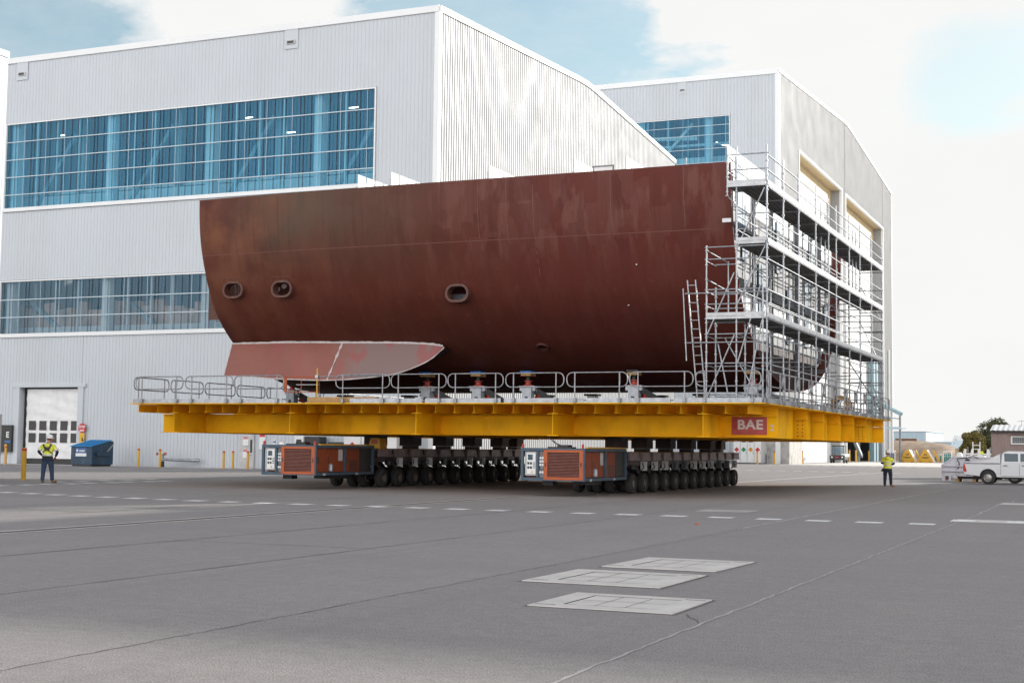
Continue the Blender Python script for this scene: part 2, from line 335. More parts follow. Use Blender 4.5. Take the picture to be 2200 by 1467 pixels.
W = bpy.data.worlds.new('World'); S.world = W; W.use_nodes = True
nt = W.node_tree; bg = nt.nodes['Background']
sky = N(nt,'ShaderNodeTexSky', sky_type='NISHITA', sun_disc=False, sun_elevation=EL, sun_rotation=AZ, air_density=1.0, dust_density=1.5)
gen = nt.nodes.new('ShaderNodeTexCoord').outputs['Generated']
def vm(op, a, b):
    n = nt.nodes.new('ShaderNodeVectorMath'); n.operation = op
    for i, v in enumerate((a,b)):
        if hasattr(v,'links'): nt.links.new(v, n.inputs[i])
        else: n.inputs[i].default_value = v
    return n
def fm(op, a, b, clamp=False):
    n = nt.nodes.new('ShaderNodeMath'); n.operation = op; n.use_clamp = clamp
    for i, v in enumerate((a,b)):
        if hasattr(v,'links'): nt.links.new(v, n.inputs[i])
        else: n.inputs[i].default_value = v
    return n.outputs[0]
cn = noise(nt, 3.2, gen, stretch=(1,1,2.6), detail=9, rough=.6)
cn2 = noise(nt, 9.0, gen, stretch=(1,1,2.2), detail=8, rough=.62, loc=(3,1,4))
gap = None
# breaks in the cloud: direction, angular half-widths (sideways, upwards), depth
for d0, wx, wz, dep in (((-.375,.880,.290), .125, .058, 1.15), ((-.085,.966,.245), .062, .05, .40),
                        ((-.655,.708,.268), .10, .045, .8)):
    h = Vector((d0[1],-d0[0],0)).normalized()
    df = vm('SUBTRACT', gen, d0).outputs[0]
    ex = fm('DIVIDE', vm('DOT_PRODUCT', df, tuple(h)).outputs['Value'], wx)
    ez = fm('DIVIDE', vm('DOT_PRODUCT', df, (0,0,1)).outputs['Value'], wz)
    q = fm('SQRT', fm('ADD', fm('MULTIPLY', ex, ex), fm('MULTIPLY', ez, ez)), 0)
    q = fm('ADD', q, fm('MULTIPLY', fm('SUBTRACT', cn, .5), 2.2)); q = fm('ADD', q, fm('MULTIPLY', fm('SUBTRACT', cn2, .5), 1.3))
    g = fm('MULTIPLY', ramp(nt, q, .60, 1.05, 1, 0), dep)
    gap = g if gap is None else fm('MAXIMUM', gap, g)
cover = fm('SUBTRACT', 1.0, gap, True)
# thin veil inside the breaks
veil = ramp(nt, cn2, .35, .8, .2, .55)
cover = fm('MAXIMUM', cover, veil)
# unseen sky behind the camera brightened as fill for front walls; white cloud ahead
back = ramp(nt, vm('DOT_PRODUCT', gen, (.10,-.97,.2)).outputs['Value'], -.35, .65, 0, 1)
sund = (math.sin(AZ)*math.cos(EL), math.cos(AZ)*math.cos(EL), math.sin(EL))
cloudc = mix(nt, back, (CLOUD,CLOUD*1.0,CLOUD*.985), (CLOUD*BACK*1.01,CLOUD*BACK*.99,CLOUD*BACK*1.0))
cloudc = mix(nt, ramp(nt, cn2, .3, .7, 0, .16), cloudc, (CLOUD*.8, CLOUD*.84, CLOUD*.86))
# higher up the cloud thins out to blue
zen = ramp(nt, vm('DOT_PRODUCT', gen, (0,0,1)).outputs['Value'], .42, .68, 0, .85)
cover = fm('MULTIPLY', cover, fm('SUBTRACT', 1.0, zen))
skyc = vm('MULTIPLY', sky.outputs[0], SKYMUL).outputs[0]
skyc = mix(nt, zen, skyc, vm('MULTIPLY', sky.outputs[0], (.85,.74,.66)).outputs[0])
nt.links.new(mix(nt, cover, skyc, cloudc), bg.inputs[0]); bg.inputs[1].default_value = .1
sl = bpy.data.lights.new('sun','SUN'); so = bpy.data.objects.new('sun', sl); COL.objects.link(so)
sl.energy = SUN; sl.angle = R(.53); sl.color = (1,.955,.89)
so.rotation_euler = Vector(sund).to_track_quat('Z','Y').to_euler(); so.location = (60,100,60)
S.view_settings.view_transform = 'Standard'; S.view_settings.look = 'None'; S.view_settings.exposure = EXPO; S.view_settings.gamma = 1
S.cycles.max_bounces = 8; S.cycles.transparent_max_bounces = 12

# ------------------------------------------------------------------ ground and what is painted on it
tag(M().sheet([(-900,-300,0),(900,-300,0),(900,1500,0),(-900,1500,0)]).build('ground', K['asphalt']), kind='structure')
def ribbon(name, pts, wd, m, z=.004, wob=.0, step=1.2):
    g = M(); P = []
    for a, b in zip(pts, pts[1:]):
        a, b = Vector((*a,0)), Vector((*b,0)); k = max(int((b-a).length/step),1)
        P += [a.lerp(b, i/k) for i in range(k)]
    P.append(Vector((*pts[-1],0)))
    L = []
    for i, p in enumerate(P):
        d = (P[min(i+1,len(P)-1)]-P[max(i-1,0)]).normalized(); n = Vector((-d.y,d.x,0))
        o = n*random.uniform(-wob,wob); q = wd*(1+random.uniform(-.45,.45)*(wob > 0))/2
        L.append((p+o-n*q, p+o+n*q))
    for (a,b),(c,d) in zip(L, L[1:]): g.sheet([(a.x,a.y,z),(c.x,c.y,z),(d.x,d.y,z),(b.x,b.y,z)])
    return tag(g.build(name, m), kind='structure')
ribbon('ground_joint', [(-3.93,9.2),(-3.93,42)], .034, K['sealant'], wob=.016, step=.16)
ribbon('ground_joint', [(-3.95,42),(-4.05,50.5),(-3.8,55)], .05, K['sealant'], wob=.05, step=.6)
ribbon('ground_joint', [(-7.85,5),(-7.82,31)], .014, K['tar'], wob=.016, step=.14)
ribbon('ground_joint', [(-7.85,31),(-7.82,74)], .05, K['greyseal'], wob=.03, step=.5)
ribbon('ground_joint', [(-11.72,9),(-11.68,46)], .022, K['tar'], wob=.012, step=.5)
ribbon('ground_joint', [(-15.6,14),(-15.4,30),(-15.0,49)], .028, K['tar'], wob=.012, step=.5)
ribbon('ground_joint', [(-23.5,22),(-23.4,44)], .03, K['tar'], wob=.015, step=.6)
ribbon('ground_joint', [(-27.3,26),(-27.2,46)], .03, K['tar'], wob=.015, step=.6)
ribbon('ground_joint', [(-15.6,21.0),(-11.7,21.05)], .022, K['tar'], wob=.01, step=.4)
ribbon('ground_joint', [(-40,46.5),(-21,46.2)], .05, K['tar'], wob=.03, step=.8)
ribbon('ground_joint', [(-36,40),(-21,40.3)], .045, K['tar'], wob=.03, step=.8)
ribbon('ground_joint', [(-4.3,14.6),(-3.95,13.9)], .016, K['tar'], wob=.02, step=.2)
# slotted drain with concrete edges running towards the trailers
ribbon('drain_slot', [(-19.53,12),(-19.5,60)], .20, K['tar'], z=.004)
for x in (-19.74,-19.26): ribbon('drain_edge', [(x,12),(x+.03,60)], .11, K['drainline'], z=.005)
# painted dashes: one row across the yard, short rows further off
def dashes(name, row, lx, ly, wear=.0, sk=0.0):
    g = M()
    for x, y in row:
        a = lx*random.uniform(.9,1.05); g.sheet([(x-a/2,y-ly/2,.006),(x+a/2,y-ly/2,.006),(x+a/2+sk,y+ly/2,.006),(x-a/2+sk,y+ly/2,.006)])
    return tag(g.build(name, K['marking']), kind='structure')
dashes('road_marking', [(-35.6+1.24*i, 35.5+.05*math.sin(i)+max(0,(-26-(-35.6+1.24*i)))*.18) for i in range(0,26)], .62, .62)
dashes('road_marking', [(-39.9+.2*(i%2), 42.6+1.28*i) for i in range(0,9)], .7, .62)
dashes('road_marking', [(-42.0, 48.2+1.6*i) for i in range(0,5)], .7, .6)
dashes('road_marking', [(-31+1.4*i, 119.2-.28*i+.5) for i in range(0,11)], .75, .8)
dashes('road_marking', [(-38+1.3*i, 163.2-.1*i) for i in range(0,14)], .75, 1.4)
dashes('road_marking', [(-66+5.5*i, 73.8+.1*i) for i in range(0,4)], 4.2, .35)
ribbon('road_marking', [(-19.1,70),(-18.9,92),(-18.4,115)], .16, K['marking'], z=.006)
ribbon('road_marking', [(-13.8,74.6),(-11.2,75.2)], .22, K['marking'], z=.006)
ribbon('road_marking', [(-11.0,80.2),(-8.6,80.6)], .16, K['marking'], z=.006)
tag(M().sheet([(-4.16,37.2,.005),(2.5,37.3,.005),(2.5,38.8,.005),(-4.1,38.7,.005)]).build('concrete_strip', K['pale_concrete']), kind='structure')
for x in (-3.9,-2.55,-1.2): dashes('road_marking', [(x,37.9)], .62, .9)
tag(M().sheet([(-4.07,50.6,.005),(3,50.6,.005),(3,52.3,.005),(-4.05,52.3,.005)]).build('concrete_strip', K['pale_concrete']), kind='structure')
tag(M().sheet([(-11.15,38.65,.005),(-9.7,38.9,.005),(-9.72,40.3,.005),(-11.2,40.0,.005)]).build('concrete_strip', K['greyseal']), kind='structure')
tag(M().sheet([(-38.5,168.5,.006),(10,171.5,.006),(10,240,.006),(-38.5,232,.006)]).build('pavement', K['pale_concrete']), kind='structure')
tag(M().sheet([(-84,80.2,.006),(-54.5,80.8,.006),(-54.5,83.9,.006),(-84,83.9,.006)]).build('pavement', K['greyseal']), kind='structure')

def pit(x0, x1, y0, y1, sk, lab):
    t = thing('service_pit_cover', lab, 'pit cover', ((x0+x1)/2,(y0+y1)/2,0), 'concrete pit covers set in the asphalt')
    X = lambda u, v: (x0+u*(x1-x0)+sk*v, y0+v*(y1-y0))
    g = M(); P = [X(0,0),X(1,0),X(1,1),X(0,1)]; q = [X(.19,.17),X(.83,.17),X(.83,.84),X(.19,.84)]
    for i in range(4):
        a, b = P[i], P[(i+1)%4]; c, d = q[(i+1)%4], q[i]
        g.sheet([(*a,.014),(*b,.014),(*c,.014),(*d,.014)]); g.sheet([(*a,.0),(*b,.0),(*b,.014),(*a,.014)])
    g.build('surround', K['pale_concrete'], t)
    M().sheet([(*X(.18,.16),.005),(*X(.84,.16),.005),(*X(.84,.85),.005),(*X(.18,.85),.005)]).build('gap', K['tar'], t)
    M().sheet([(X(-.025,-.03)[0],X(0,-.03)[1],.003),(X(1.025,-.03)[0],X(0,-.03)[1],.003),(X(1.025,1.03)[0],X(0,1.03)[1],.003),(X(-.025,1.03)[0],X(0,1.03)[1],.003)]).build('rim_joint', K['tar'], t)
    for i in range(3):
        for j in range(2):
            g = M(); a, b = .2+.21*i+.004, .2+.21*(i+1)-.004; c, d = .185+.325*j+.006, .185+.325*(j+1)-.006
            g.sheet([(*X(a,c),.012),(*X(b,c),.012),(*X(b,d),.012),(*X(a,d),.012)]); g.build('lid', K['pale_concrete'], t)
    g = M()
    for u, v in ((.09,.1),(.91,.9)): a, b = X(u,v); g.box(a-.12,a+.12,b-.015,b+.015,.0142,.016)
    g.build('lifting_slot', K['tar'], t)
pit(-6.07,-4.42,14.5,16.04,0,'nearest to the camera of the three pale concrete pit covers')
pit(-7.24,-5.38,17.1,19.1,.03,'middle one of three pale concrete pit covers, with faint pink smears')
pit(-7.1,-5.4,19.75,21.75,.08,'farthest of the three pale concrete pit covers in the asphalt')

# ------------------------------------------------------------------ halls
def ribs(g, u0, u1, zb, zt, fn, pitch=.30, dep=.028, prof=((0,0),(.74,0),(.80,1),(.94,1))):
    us = []
    k = math.floor(u0/pitch)
    while k*pitch < u1:
        for a, d in prof:
            u = (k+a)*pitch
            if u0 < u < u1: us.append((u, d*dep))
        k += 1
    us = [(u0,0)]+us+[(u1,0)]
    for (a,da),(b,db) in zip(us, us[1:]):
        za = zt(a) if callable(zt) else zt; zc = zt(b) if callable(zt) else zt
        ba = zb(a) if callable(zb) else zb; bc = zb(b) if callable(zb) else zb
        g.sheet([fn(a,da,ba), fn(b,db,bc), fn(b,db,zc), fn(a,da,za)])
DEEP = ((0,0),(.56,0),(.64,1),(.92,1))
def interp(pts):
    def f(u):
        for (a,b),(c,d) in zip(pts, pts[1:]):
            if u <= c: return b+(d-b)*(u-a)/(c-a)
        return pts[-1][1]
    return f
def window(t, x0, x1, z0, z1, yf, girts, posts, dark, m, fm_, name='window'):
    f = M(); wd = .10
    f.box(x0-wd,x0,yf-.10,yf+.08,z0-wd,z1+wd); f.box(x1,x1+wd,yf-.10,yf+.08,z0-wd,z1+wd)
    f.box(x0,x1,yf-.10,yf+.08,z1,z1+wd); f.box(x0,x1,yf-.16,yf+.08,z0-.28,z0)
    fr = f.build(name, K['trim'], t)
    g = M(); ribs(g, x0, x1, z0, z1, lambda u,d,z:(u,yf+.03-d*.6,z), .30, .05); g.build('pane', m, fr)
    for z in girts: M().box(x0,x1,yf-.07,yf-.03,z-.035,z+.035).build('glazing_bar', K['bar'], fr)
    a = M(); b = M()
    i = 0; x = x0+.3
    while x < x1-.1:
        if i % 4 == 3: M().box(x-.013,x+.013,yf-.085,yf-.072,z0,z1).build('cover_strip', K['bar'], fr)
        else: a.box(x-.016,x+.016,yf-.03,yf-.012,z0,z1)
        x += .30 if i % 3 == 1 else .60; i += 1
    a.build('dark_lap', K['signblack'], fr)
    for x in posts: M().box(x-.05,x+.05,yf+.10,yf+.22,z0,z1).build('mullion', K['teal'], fr)
    return fr
def vent(t, x, z, y):
    M().box(x-.55,x+.55,y-.075,y-.052,z-.45,z+1.1).build('vent_plate', K['clad'], t)
    v = M().box(x-.34,x+.34,y-.16,y-.078,z-.12,z+.15).build('vent', K['lgrey'], t)
    M().box(x-.28,x+.24,y-.165,y-.161,z-.08,z+.10).build('vent_opening', K['signblack'], v)

def hall_one():
    t = thing('shipyard_hall', 'large white ribbed hall with long blue window bands behind the ship section', 'building', (-60,84,0), 'white shipyard halls')
    xl, xr, yf, yb, ev = -84, -42.06, 84.0, 138.2, 31.15
    F = lambda u,d,z:(u,yf-d,z)
    g = M()
    ribs(g, xl, xr, 26.14, ev, F); ribs(g, xl, -79.34, 9.55, 26.14, F); ribs(g, -46.71, xr, 0, 26.14, F)
    ribs(g, -79.34, -46.71, 13.94, 19.2, F); ribs(g, xl, -77.1, 0, 9.55, F); ribs(g, -71.15, -46.71, 0, 9.55, F); ribs(g, -77.1, -71.15, 5.75, 9.55, F)
    g.build('wall', K['clad'], t)
    rf = interp([(84,31.14),(110.6,32.82),(112.4,32.86),(114.2,32.80),(138.2,31.04)])
    g = M(); ribs(g, yf, yb, 0, rf, lambda u,d,z:(xr+d,u,z), .38, .042, DEEP); g.build('wall', K['clad_gable_dim'], t)
    g = M(); g.sheet([(xl,yb,0),(xr,yb,0),(xr,yb,30.9),(xl,yb,30.9)]); g.sheet([(xl,yf,0),(xl,yb,0),(xl,yb,31),(xl,yf,31)]); g.build('wall', K['clad'], t)
    g = M(); ys = [84,110.6,112.4,114.2,138.2]
    for a, b in zip(ys, ys[1:]): g.sheet([(xl,a,rf(a)),(xr,a,rf(a)),(xr,b,rf(b)),(xl,b,rf(b))])
    g.build('roof', K['clad'], t)
    g = M(); g.box(xl,xr+.02,yf-.12,yf+.1,ev-.32,ev+.12)
    for a, b in zip(ys, ys[1:]): g.bar((xr+.04,a,rf(a)-.1),(xr+.04,b,rf(b)-.1),.18,.42)
    g.build('roof_edge', K['trim'], t)
    g = M(); g.box(xr-.28,xr+.09,yf-.10,yf+.30,0,ev-.33); g.build('corner_flashing', K['trim'], t)
    window(t, -79.2, -46.85, 19.5, 26.0, yf, (20.52,21.89,23.24,24.62), [-76.3,-74.4,-72.3,-67.1,-65.3,-63.1,-58.2,-56.2,-54.2,-49.2], 0, K['pane'], 0)
    window(t, -79.2, -46.85, 9.83, 13.8, yf, (11.08,12.42), [-76,-74,-71.9,-67.3,-65.2,-63.3], 0, K['pane2'], 0)
    for x in (-78.6,-69.5,-60.6,-51.5):
        M().box(x-.35,x+.35,yf+.35,yf+1.0,0,30.8).build('column', K['teal'], t)
        g = M(); g.bar((x+.4,yf+2.2,19.6),(x+4.3,yf+2.2,25.4),.3,.3); g.bar((x+.4,yf+2.2,12.5),(x+4.3,yf+2.2,9.5),.3,.3); g.build('bracing', K['tealdark'], t)
        M().box(x+4.1,x+4.7,yf+2.6,yf+3.2,0,30.5).build('column', K['tealdark'], t)
    for z0, z1, y in ((19.9,20.7,86.2),(20.95,21.2,87),(9.95,10.45,85.8)): M().box(-83,-43,y,y+.4,z0,z1).build('crane_beam', K['teal'], t)
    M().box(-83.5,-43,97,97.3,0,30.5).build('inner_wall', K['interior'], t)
    g = M()
    x = -80
    while x < -46: w_ = random.uniform(.5,1.4); g.box(x,x+w_-.02,86.4,87.2,9,12.0+random.uniform(-.6,.45)+max(0,(x+66)*.06)); x += w_
    g.build('brown_inner_row', K['int_brown'], t)  # uneven brown boxes behind the glazing, browning its lower half
    for x, z in ((-77.2,26.0),(-72.0,24.5),(-59.7,26.0),(-56.0,24.6),(-50.8,26.0)): M().bar((x-.75,88.6,z+.08),(x+.75,87.2,z-.28),.10,.07).build('ceiling_lamp', K['lamp'], t)
    vent(t, -77.9, 29.9, yf); vent(t, -53.64, 29.9, yf)
    # fabric roll-up door
    fr = M().box(-77.35,-76.95,yf-.12,yf+.55,0,5.75).box(-71.4,-70.9,yf-.12,yf+.55,0,5.75).box(-77.6,-70.7,yf-.16,yf+.55,5.75,6.0).build('door', K['clad'], t)
    g = M(); n, k = 26, 22
    vs = [(-76.62+5.22*i/n, yf+.38+.025*math.sin(j*1.9+i*.3)+random.uniform(-.012,.012), .42+5.2*j/k) for j in range(k+1) for i in range(n+1)]
    g.add(vs, [(j*(n+1)+i, j*(n+1)+i+1, (j+1)*(n+1)+i+1, (j+1)*(n+1)+i) for j in range(k) for i in range(n)])
    g.build('curtain', K['white'], fr, smooth=60)
    M().box(-76.95,-71.4,yf+.47,yf+.52,0,5.74).build('backing', K['signblack'], fr)
    for j in range(2):
        for i in range(5):
            x = -76.32+1.0*i; z = 1.62+.92*j
            M().box(x,x+.66,yf+.335,yf+.345,z,z+.70).build('vision_panel', K['vision'], fr)
    # personnel door and safety notices by it
    d = M().box(-57.05,-55.85,yf-.12,yf-.06,0,2.55).build('door', K['lgrey'], t)
    M().box(-56.15,-56.0,yf-.14,yf-.121,1.1,2.0).build('pane', K['signblack'], d)
    M().tube([(-56.05,yf-.17,.95),(-56.25,yf-.17,.95)],.02,6).build('handle', K['galv'], d)
    for z in (2.02,1.15):
        sp = M().box(-56.75,-56.3,yf-.15,yf-.121,z-.42,z+.2).build('sign', K['signwhite'], d)
        M().box(-56.72,-56.33,yf-.158,yf-.151,z+.02,z+.18).build('sign_header', K['signred'], sp)
        text('DANGER',.10,(-56.525,yf-.165,z+.10),FRONT,K['signwhite'],sp)
    sp = M().box(-55.45,-54.95,yf-.10,yf-.06,1.35,2.5).build('sign', K['signwhite'], t)
    M().box(-55.42,-54.98,yf-.108,yf-.101,2.2,2.46).build('sign_header', K['signred'], sp)
    sp = M().box(-71.02,-70.58,yf-.23,yf-.19,1.5,2.35).build('sign', K['signyellow'], t)
    M().prism([(-71.0+.2,1.75),(-70.6,1.75),(-70.8,2.15)],'y',yf-.238,yf-.231).build('pictogram', K['signblack'], sp)
    o = M().prism([(-70.8+.36*math.cos(R(22.5+45*i)), 2.72+.36*math.sin(R(22.5+45*i))) for i in range(8)],'y',yf-.24,yf-.20).build('sign', K['signred'], t)
    text('STOP',.24,(-70.8,yf-.246,2.80),FRONT,K['signwhite'],o,bold=.006)
    for z in (2.58,2.5): M().box(-71.0,-70.6,yf-.246,yf-.241,z-.02,z+.02).build('small_print', K['signwhite'], o)
    # black sign panel at the left end
    o = M().box(-78.9,-77.35,yf-.35,yf-.12,.9,2.9).build('sign', K['signblack'], t)
    text('E',.6,(-77.72,yf-.36,2.15),FRONT,K['signwhite'],o,bold=.015)
    M().box(-77.98,-77.42,yf-.362,yf-.352,1.55,1.75).build('sign_stripe', K['signblue'], o)
    M().box(-77.98,-77.75,yf-.362,yf-.352,1.2,1.45).build('sign_stripe', K['signyellow'], o)
hall_one()

def hall_two():
    t = thing('shipyard_hall', 'taller white hall at the right rear with two tall cream-framed doorways', 'building', (-56,175,0), 'white shipyard halls')
    xl, xr, yf, yb, ev = -98, -39.78, 175.06, 267.7, 49.57
    F = lambda u,d,z:(u,yf-d,z); g = M()
    ribs(g, xl, xr, 44.35, ev, F, .45, .07); ribs(g, -45.95, xr, 0, 44.35, F, .45, .07); ribs(g, xl, -45.95, 0, 35.8, F, .45, .07)
    g.build('wall', K['clad'], t)
    rf = interp([(175.06,49.57),(219.5,52.68),(222.5,52.8),(225.5,52.66),(267.7,49.56)])
    G = lambda u,d,z:(xr+d,u,z); g = M()
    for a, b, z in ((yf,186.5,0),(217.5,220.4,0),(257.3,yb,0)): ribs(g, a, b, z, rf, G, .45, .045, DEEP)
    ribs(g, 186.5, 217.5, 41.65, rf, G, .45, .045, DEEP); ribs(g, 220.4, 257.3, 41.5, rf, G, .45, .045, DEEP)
    g.build('wall', K['clad_dim'], t)
    ys = [yf,219.5,222.5,225.5,yb]
    g = M()
    for a, b in zip(ys, ys[1:]): g.sheet([(xl,a,rf(a)),(xr,a,rf(a)),(xr,b,rf(b)),(xl,b,rf(b))])
    g.build('roof', K['clad'], t)
    g = M().sheet([(xl,yb,0),(xr,yb,0),(xr,yb,49.5),(xl,yb,49.5)]); g.sheet([(xl,yf,0),(xl,yb,0),(xl,yb,49),(xl,yf,49)]); g.build('wall', K['clad'], t)
    g = M().box(xl,xr+.02,yf-.16,yf+.1,ev-.5,ev+.16)
    for a, b in zip(ys, ys[1:]): g.bar((xr+.05,a,rf(a)-.1),(xr+.05,b,rf(b)-.1),.2,.4)
    g.build('roof_edge', K['trim'], t)
    M().box(xr-.4,xr+.13,yf-.15,yf+.35,0,ev-.52).build('corner_flashing', K['trim'], t)
    M().box(xr-.1,xr+.10,yb-.5,yb+.08,0,49.3).build('corner_flashing', K['trim'], t)
    window(t, -72, -46.08, 36.1, 44.2, yf, (38.3,40.1,41.9,43.1), [-57.0,-54.2,-51.6,-46.6], 0, K['pane'], 0)
    for x in (-67,-49.0,-58): M().box(x-.45,x+.45,yf+.5,yf+1.2,0,48).build('column', K['teal'], t)
    g = M().bar((-57.5,yf+2,37.5),(-51.5,yf+2,44),.35,.35); g.bar((-57,yf+2.4,42.4),(-51,yf+2.4,42.1),.3,.5); g.bar((-72,yf+2.4,39.2),(-46,yf+2.4,39.2),.3,.7); g.bar((-72,yf+2.4,41.2),(-46,yf+2.4,41.2),.3,.3); g.build('bracing', K['teal'], t)
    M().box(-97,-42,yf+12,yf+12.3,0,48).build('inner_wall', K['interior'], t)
    M().bar((-49,yf+4.5,41.8),(-47.2,yf+3.5,41.1),.25,.25).build('ceiling_lamp', K['lamp'], t)
    vent(t, -52.3, 48.0, yf)
    # the two great doorways
    for y0, y1, zt, zb in ((186.8,217.2,41.35,0),(220.7,257.0,41.2,4.6)):
        dr = M().box(xr-.2,xr+.2,y0-.3,y0,0,zt+.3).box(xr-.2,xr+.2,y1,y1+.3,0,zt+.3).box(xr-.2,xr+.2,y0,y1,zt,zt+.3).build('door', K['trim'], t)
        M().box(xr-1.9,xr-.2,y0,y1,zt+.02,zt+.06).build('soffit', K['cream'], dr)
        g = M(); ribs(g, xr-1.9, xr-.2, 0, zt, lambda u,d,z:(u,y1+.02-d,z), .3, .04); g.build('jamb', K['clad_dim'], dr)
        M().box(xr-1.9,xr-.2,y0-.06,y0-.02,0,zt).build('jamb', K['clad_dim'], dr)
        M().box(xr-1.62,xr-1.5,y0,y1,zt-2.2,zt).build('head_band', K['cream'], dr)  # cream band across the top of the door leaf
        p = M().box(xr-1.8,xr-1.68,y0,y1,zb,zt-.2)
        p.build('door_leaf', K['white'], dr)
        g = M()
        for i in range(1,12): g.box(xr-1.678,xr-1.66,y0,y1,zb+i*3.0,zb+i*3.0+.05)
        g.build('panel_joint', K['lgrey'], dr)
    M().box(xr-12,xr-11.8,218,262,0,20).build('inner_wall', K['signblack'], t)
    for y in (222.5,232,235.5,248): M().box(xr-3.2,xr-2.6,y-.3,y+.3,0,18).build('column', K['lgrey'], t)
    for y in (251.5,254.5): M().box(xr-1.4,xr-.6,y-.8,y+.8,0,18).build('column', K['tealdark'], t)
    M().bar((xr-2.5,240,4.4),(xr-2.5,249,.8),.5,.5).build('bracing', K['teal'], t)
    # concrete plinth pier and wall gear at the corner
    M().box(xr-.02,xr+1.2,yf+.5,yf+8,0,6).build('concrete_pier', K['concrete'], t)
    M().box(xr-1.9,xr-.42,yf-.16,yf-.09,0,7).build('concrete_panel', K['concrete'], t)
    M().box(-42.3,-41.3,yf-.55,yf-.1,1.25,2.2).build('meter_box', K['lgrey'], t, bevel=.03)
    g = M().tube([(-41.1,yf-.3,1.9),(-40.8,yf-.3,1.9),(-40.8,yf-.3,.95),(-42.4,yf-.3,.95)],.05); g.tube([(-41.15,yf-.3,0),(-41.15,yf-.3,.95)],.1); g.build('pipework', K['galv'], t)
    # roof guardrail seen over the eaves
    g = M()
    for z in (.55,1.1): g.tube([(-68,yf+8,50.5+z),(-62.5,yf+8,50.5+z)],.05)
    for x in (-68,-66.6,-65.2,-63.8,-62.5): g.tube([(x,yf+8,50),(x,yf+8,51.6)],.05)
    g.build('roof_guardrail', K['galv'], t)
    # rainwater pipe on the far gable corner
    M().tube([(xr+.25,262,0),(xr+.25,262,20)],.18).build('downpipe', K['trim'], t)
hall_two()

# hall of the same yard on the right of the view: it throws the long shade over the foreground
def hall_three():
    t = thing('shipyard_hall', 'tall pale ribbed hall standing to the right of the yard', 'building', (47,102,0), 'white shipyard halls')
    x0, x1, y0, y1, h = 21.0, 75, 77.0, 126, 24.7
    g = M(); ribs(g, x0, x1, 0, h, lambda u,d,z:(u,y0-d,z), .45, .06); ribs(g, y0, y1, 0, h, lambda u,d,z:(x0-d,u,z), .45, .06)
    g.sheet([(x0,y1,0),(x1,y1,0),(x1,y1,h),(x0,y1,h)]); g.sheet([(x1,y0,0),(x1,y1,0),(x1,y1,h),(x1,y0,h)]); g.build('wall', K['clad'], t)
    M().box(x0-.1,x1,y0-.1,y1,h,h+.3).build('roof', K['clad'], t)
    M().box(x0-.1,x0-.07,85,97,0,12).build('door', K['white'], t)
hall_three()

def left_building():
    t = thing('shipyard_hall', 'corner of a nearer white ribbed building cut off at the left edge', 'building', (-46,44,0), 'white shipyard halls')
    xr, yf, h = -41.6, 41.0, 17.5
    g = M(); ribs(g, -60, xr-.25, 0, h-.25, lambda u,d,z:(u,yf-d,z), .5, .1); ribs(g, yf, yf+3.0, 0, h, lambda u,d,z:(xr+d*.2,u,z), .5, .06)
    g.sheet([(-60,yf+3,0),(xr,yf+3,0),(xr,yf+3,h),(-60,yf+3,h)]); g.build('wall', K['clad'], t)
    M().box(-60,xr+.05,yf-.12,yf+3.02,h-.25,h).build('roof_edge', K['trim'], t)
    M().box(xr-.22,xr+.08,yf-.13,yf+.12,0,h-.26).build('corner_flashing', K['trim'], t)
left_building()
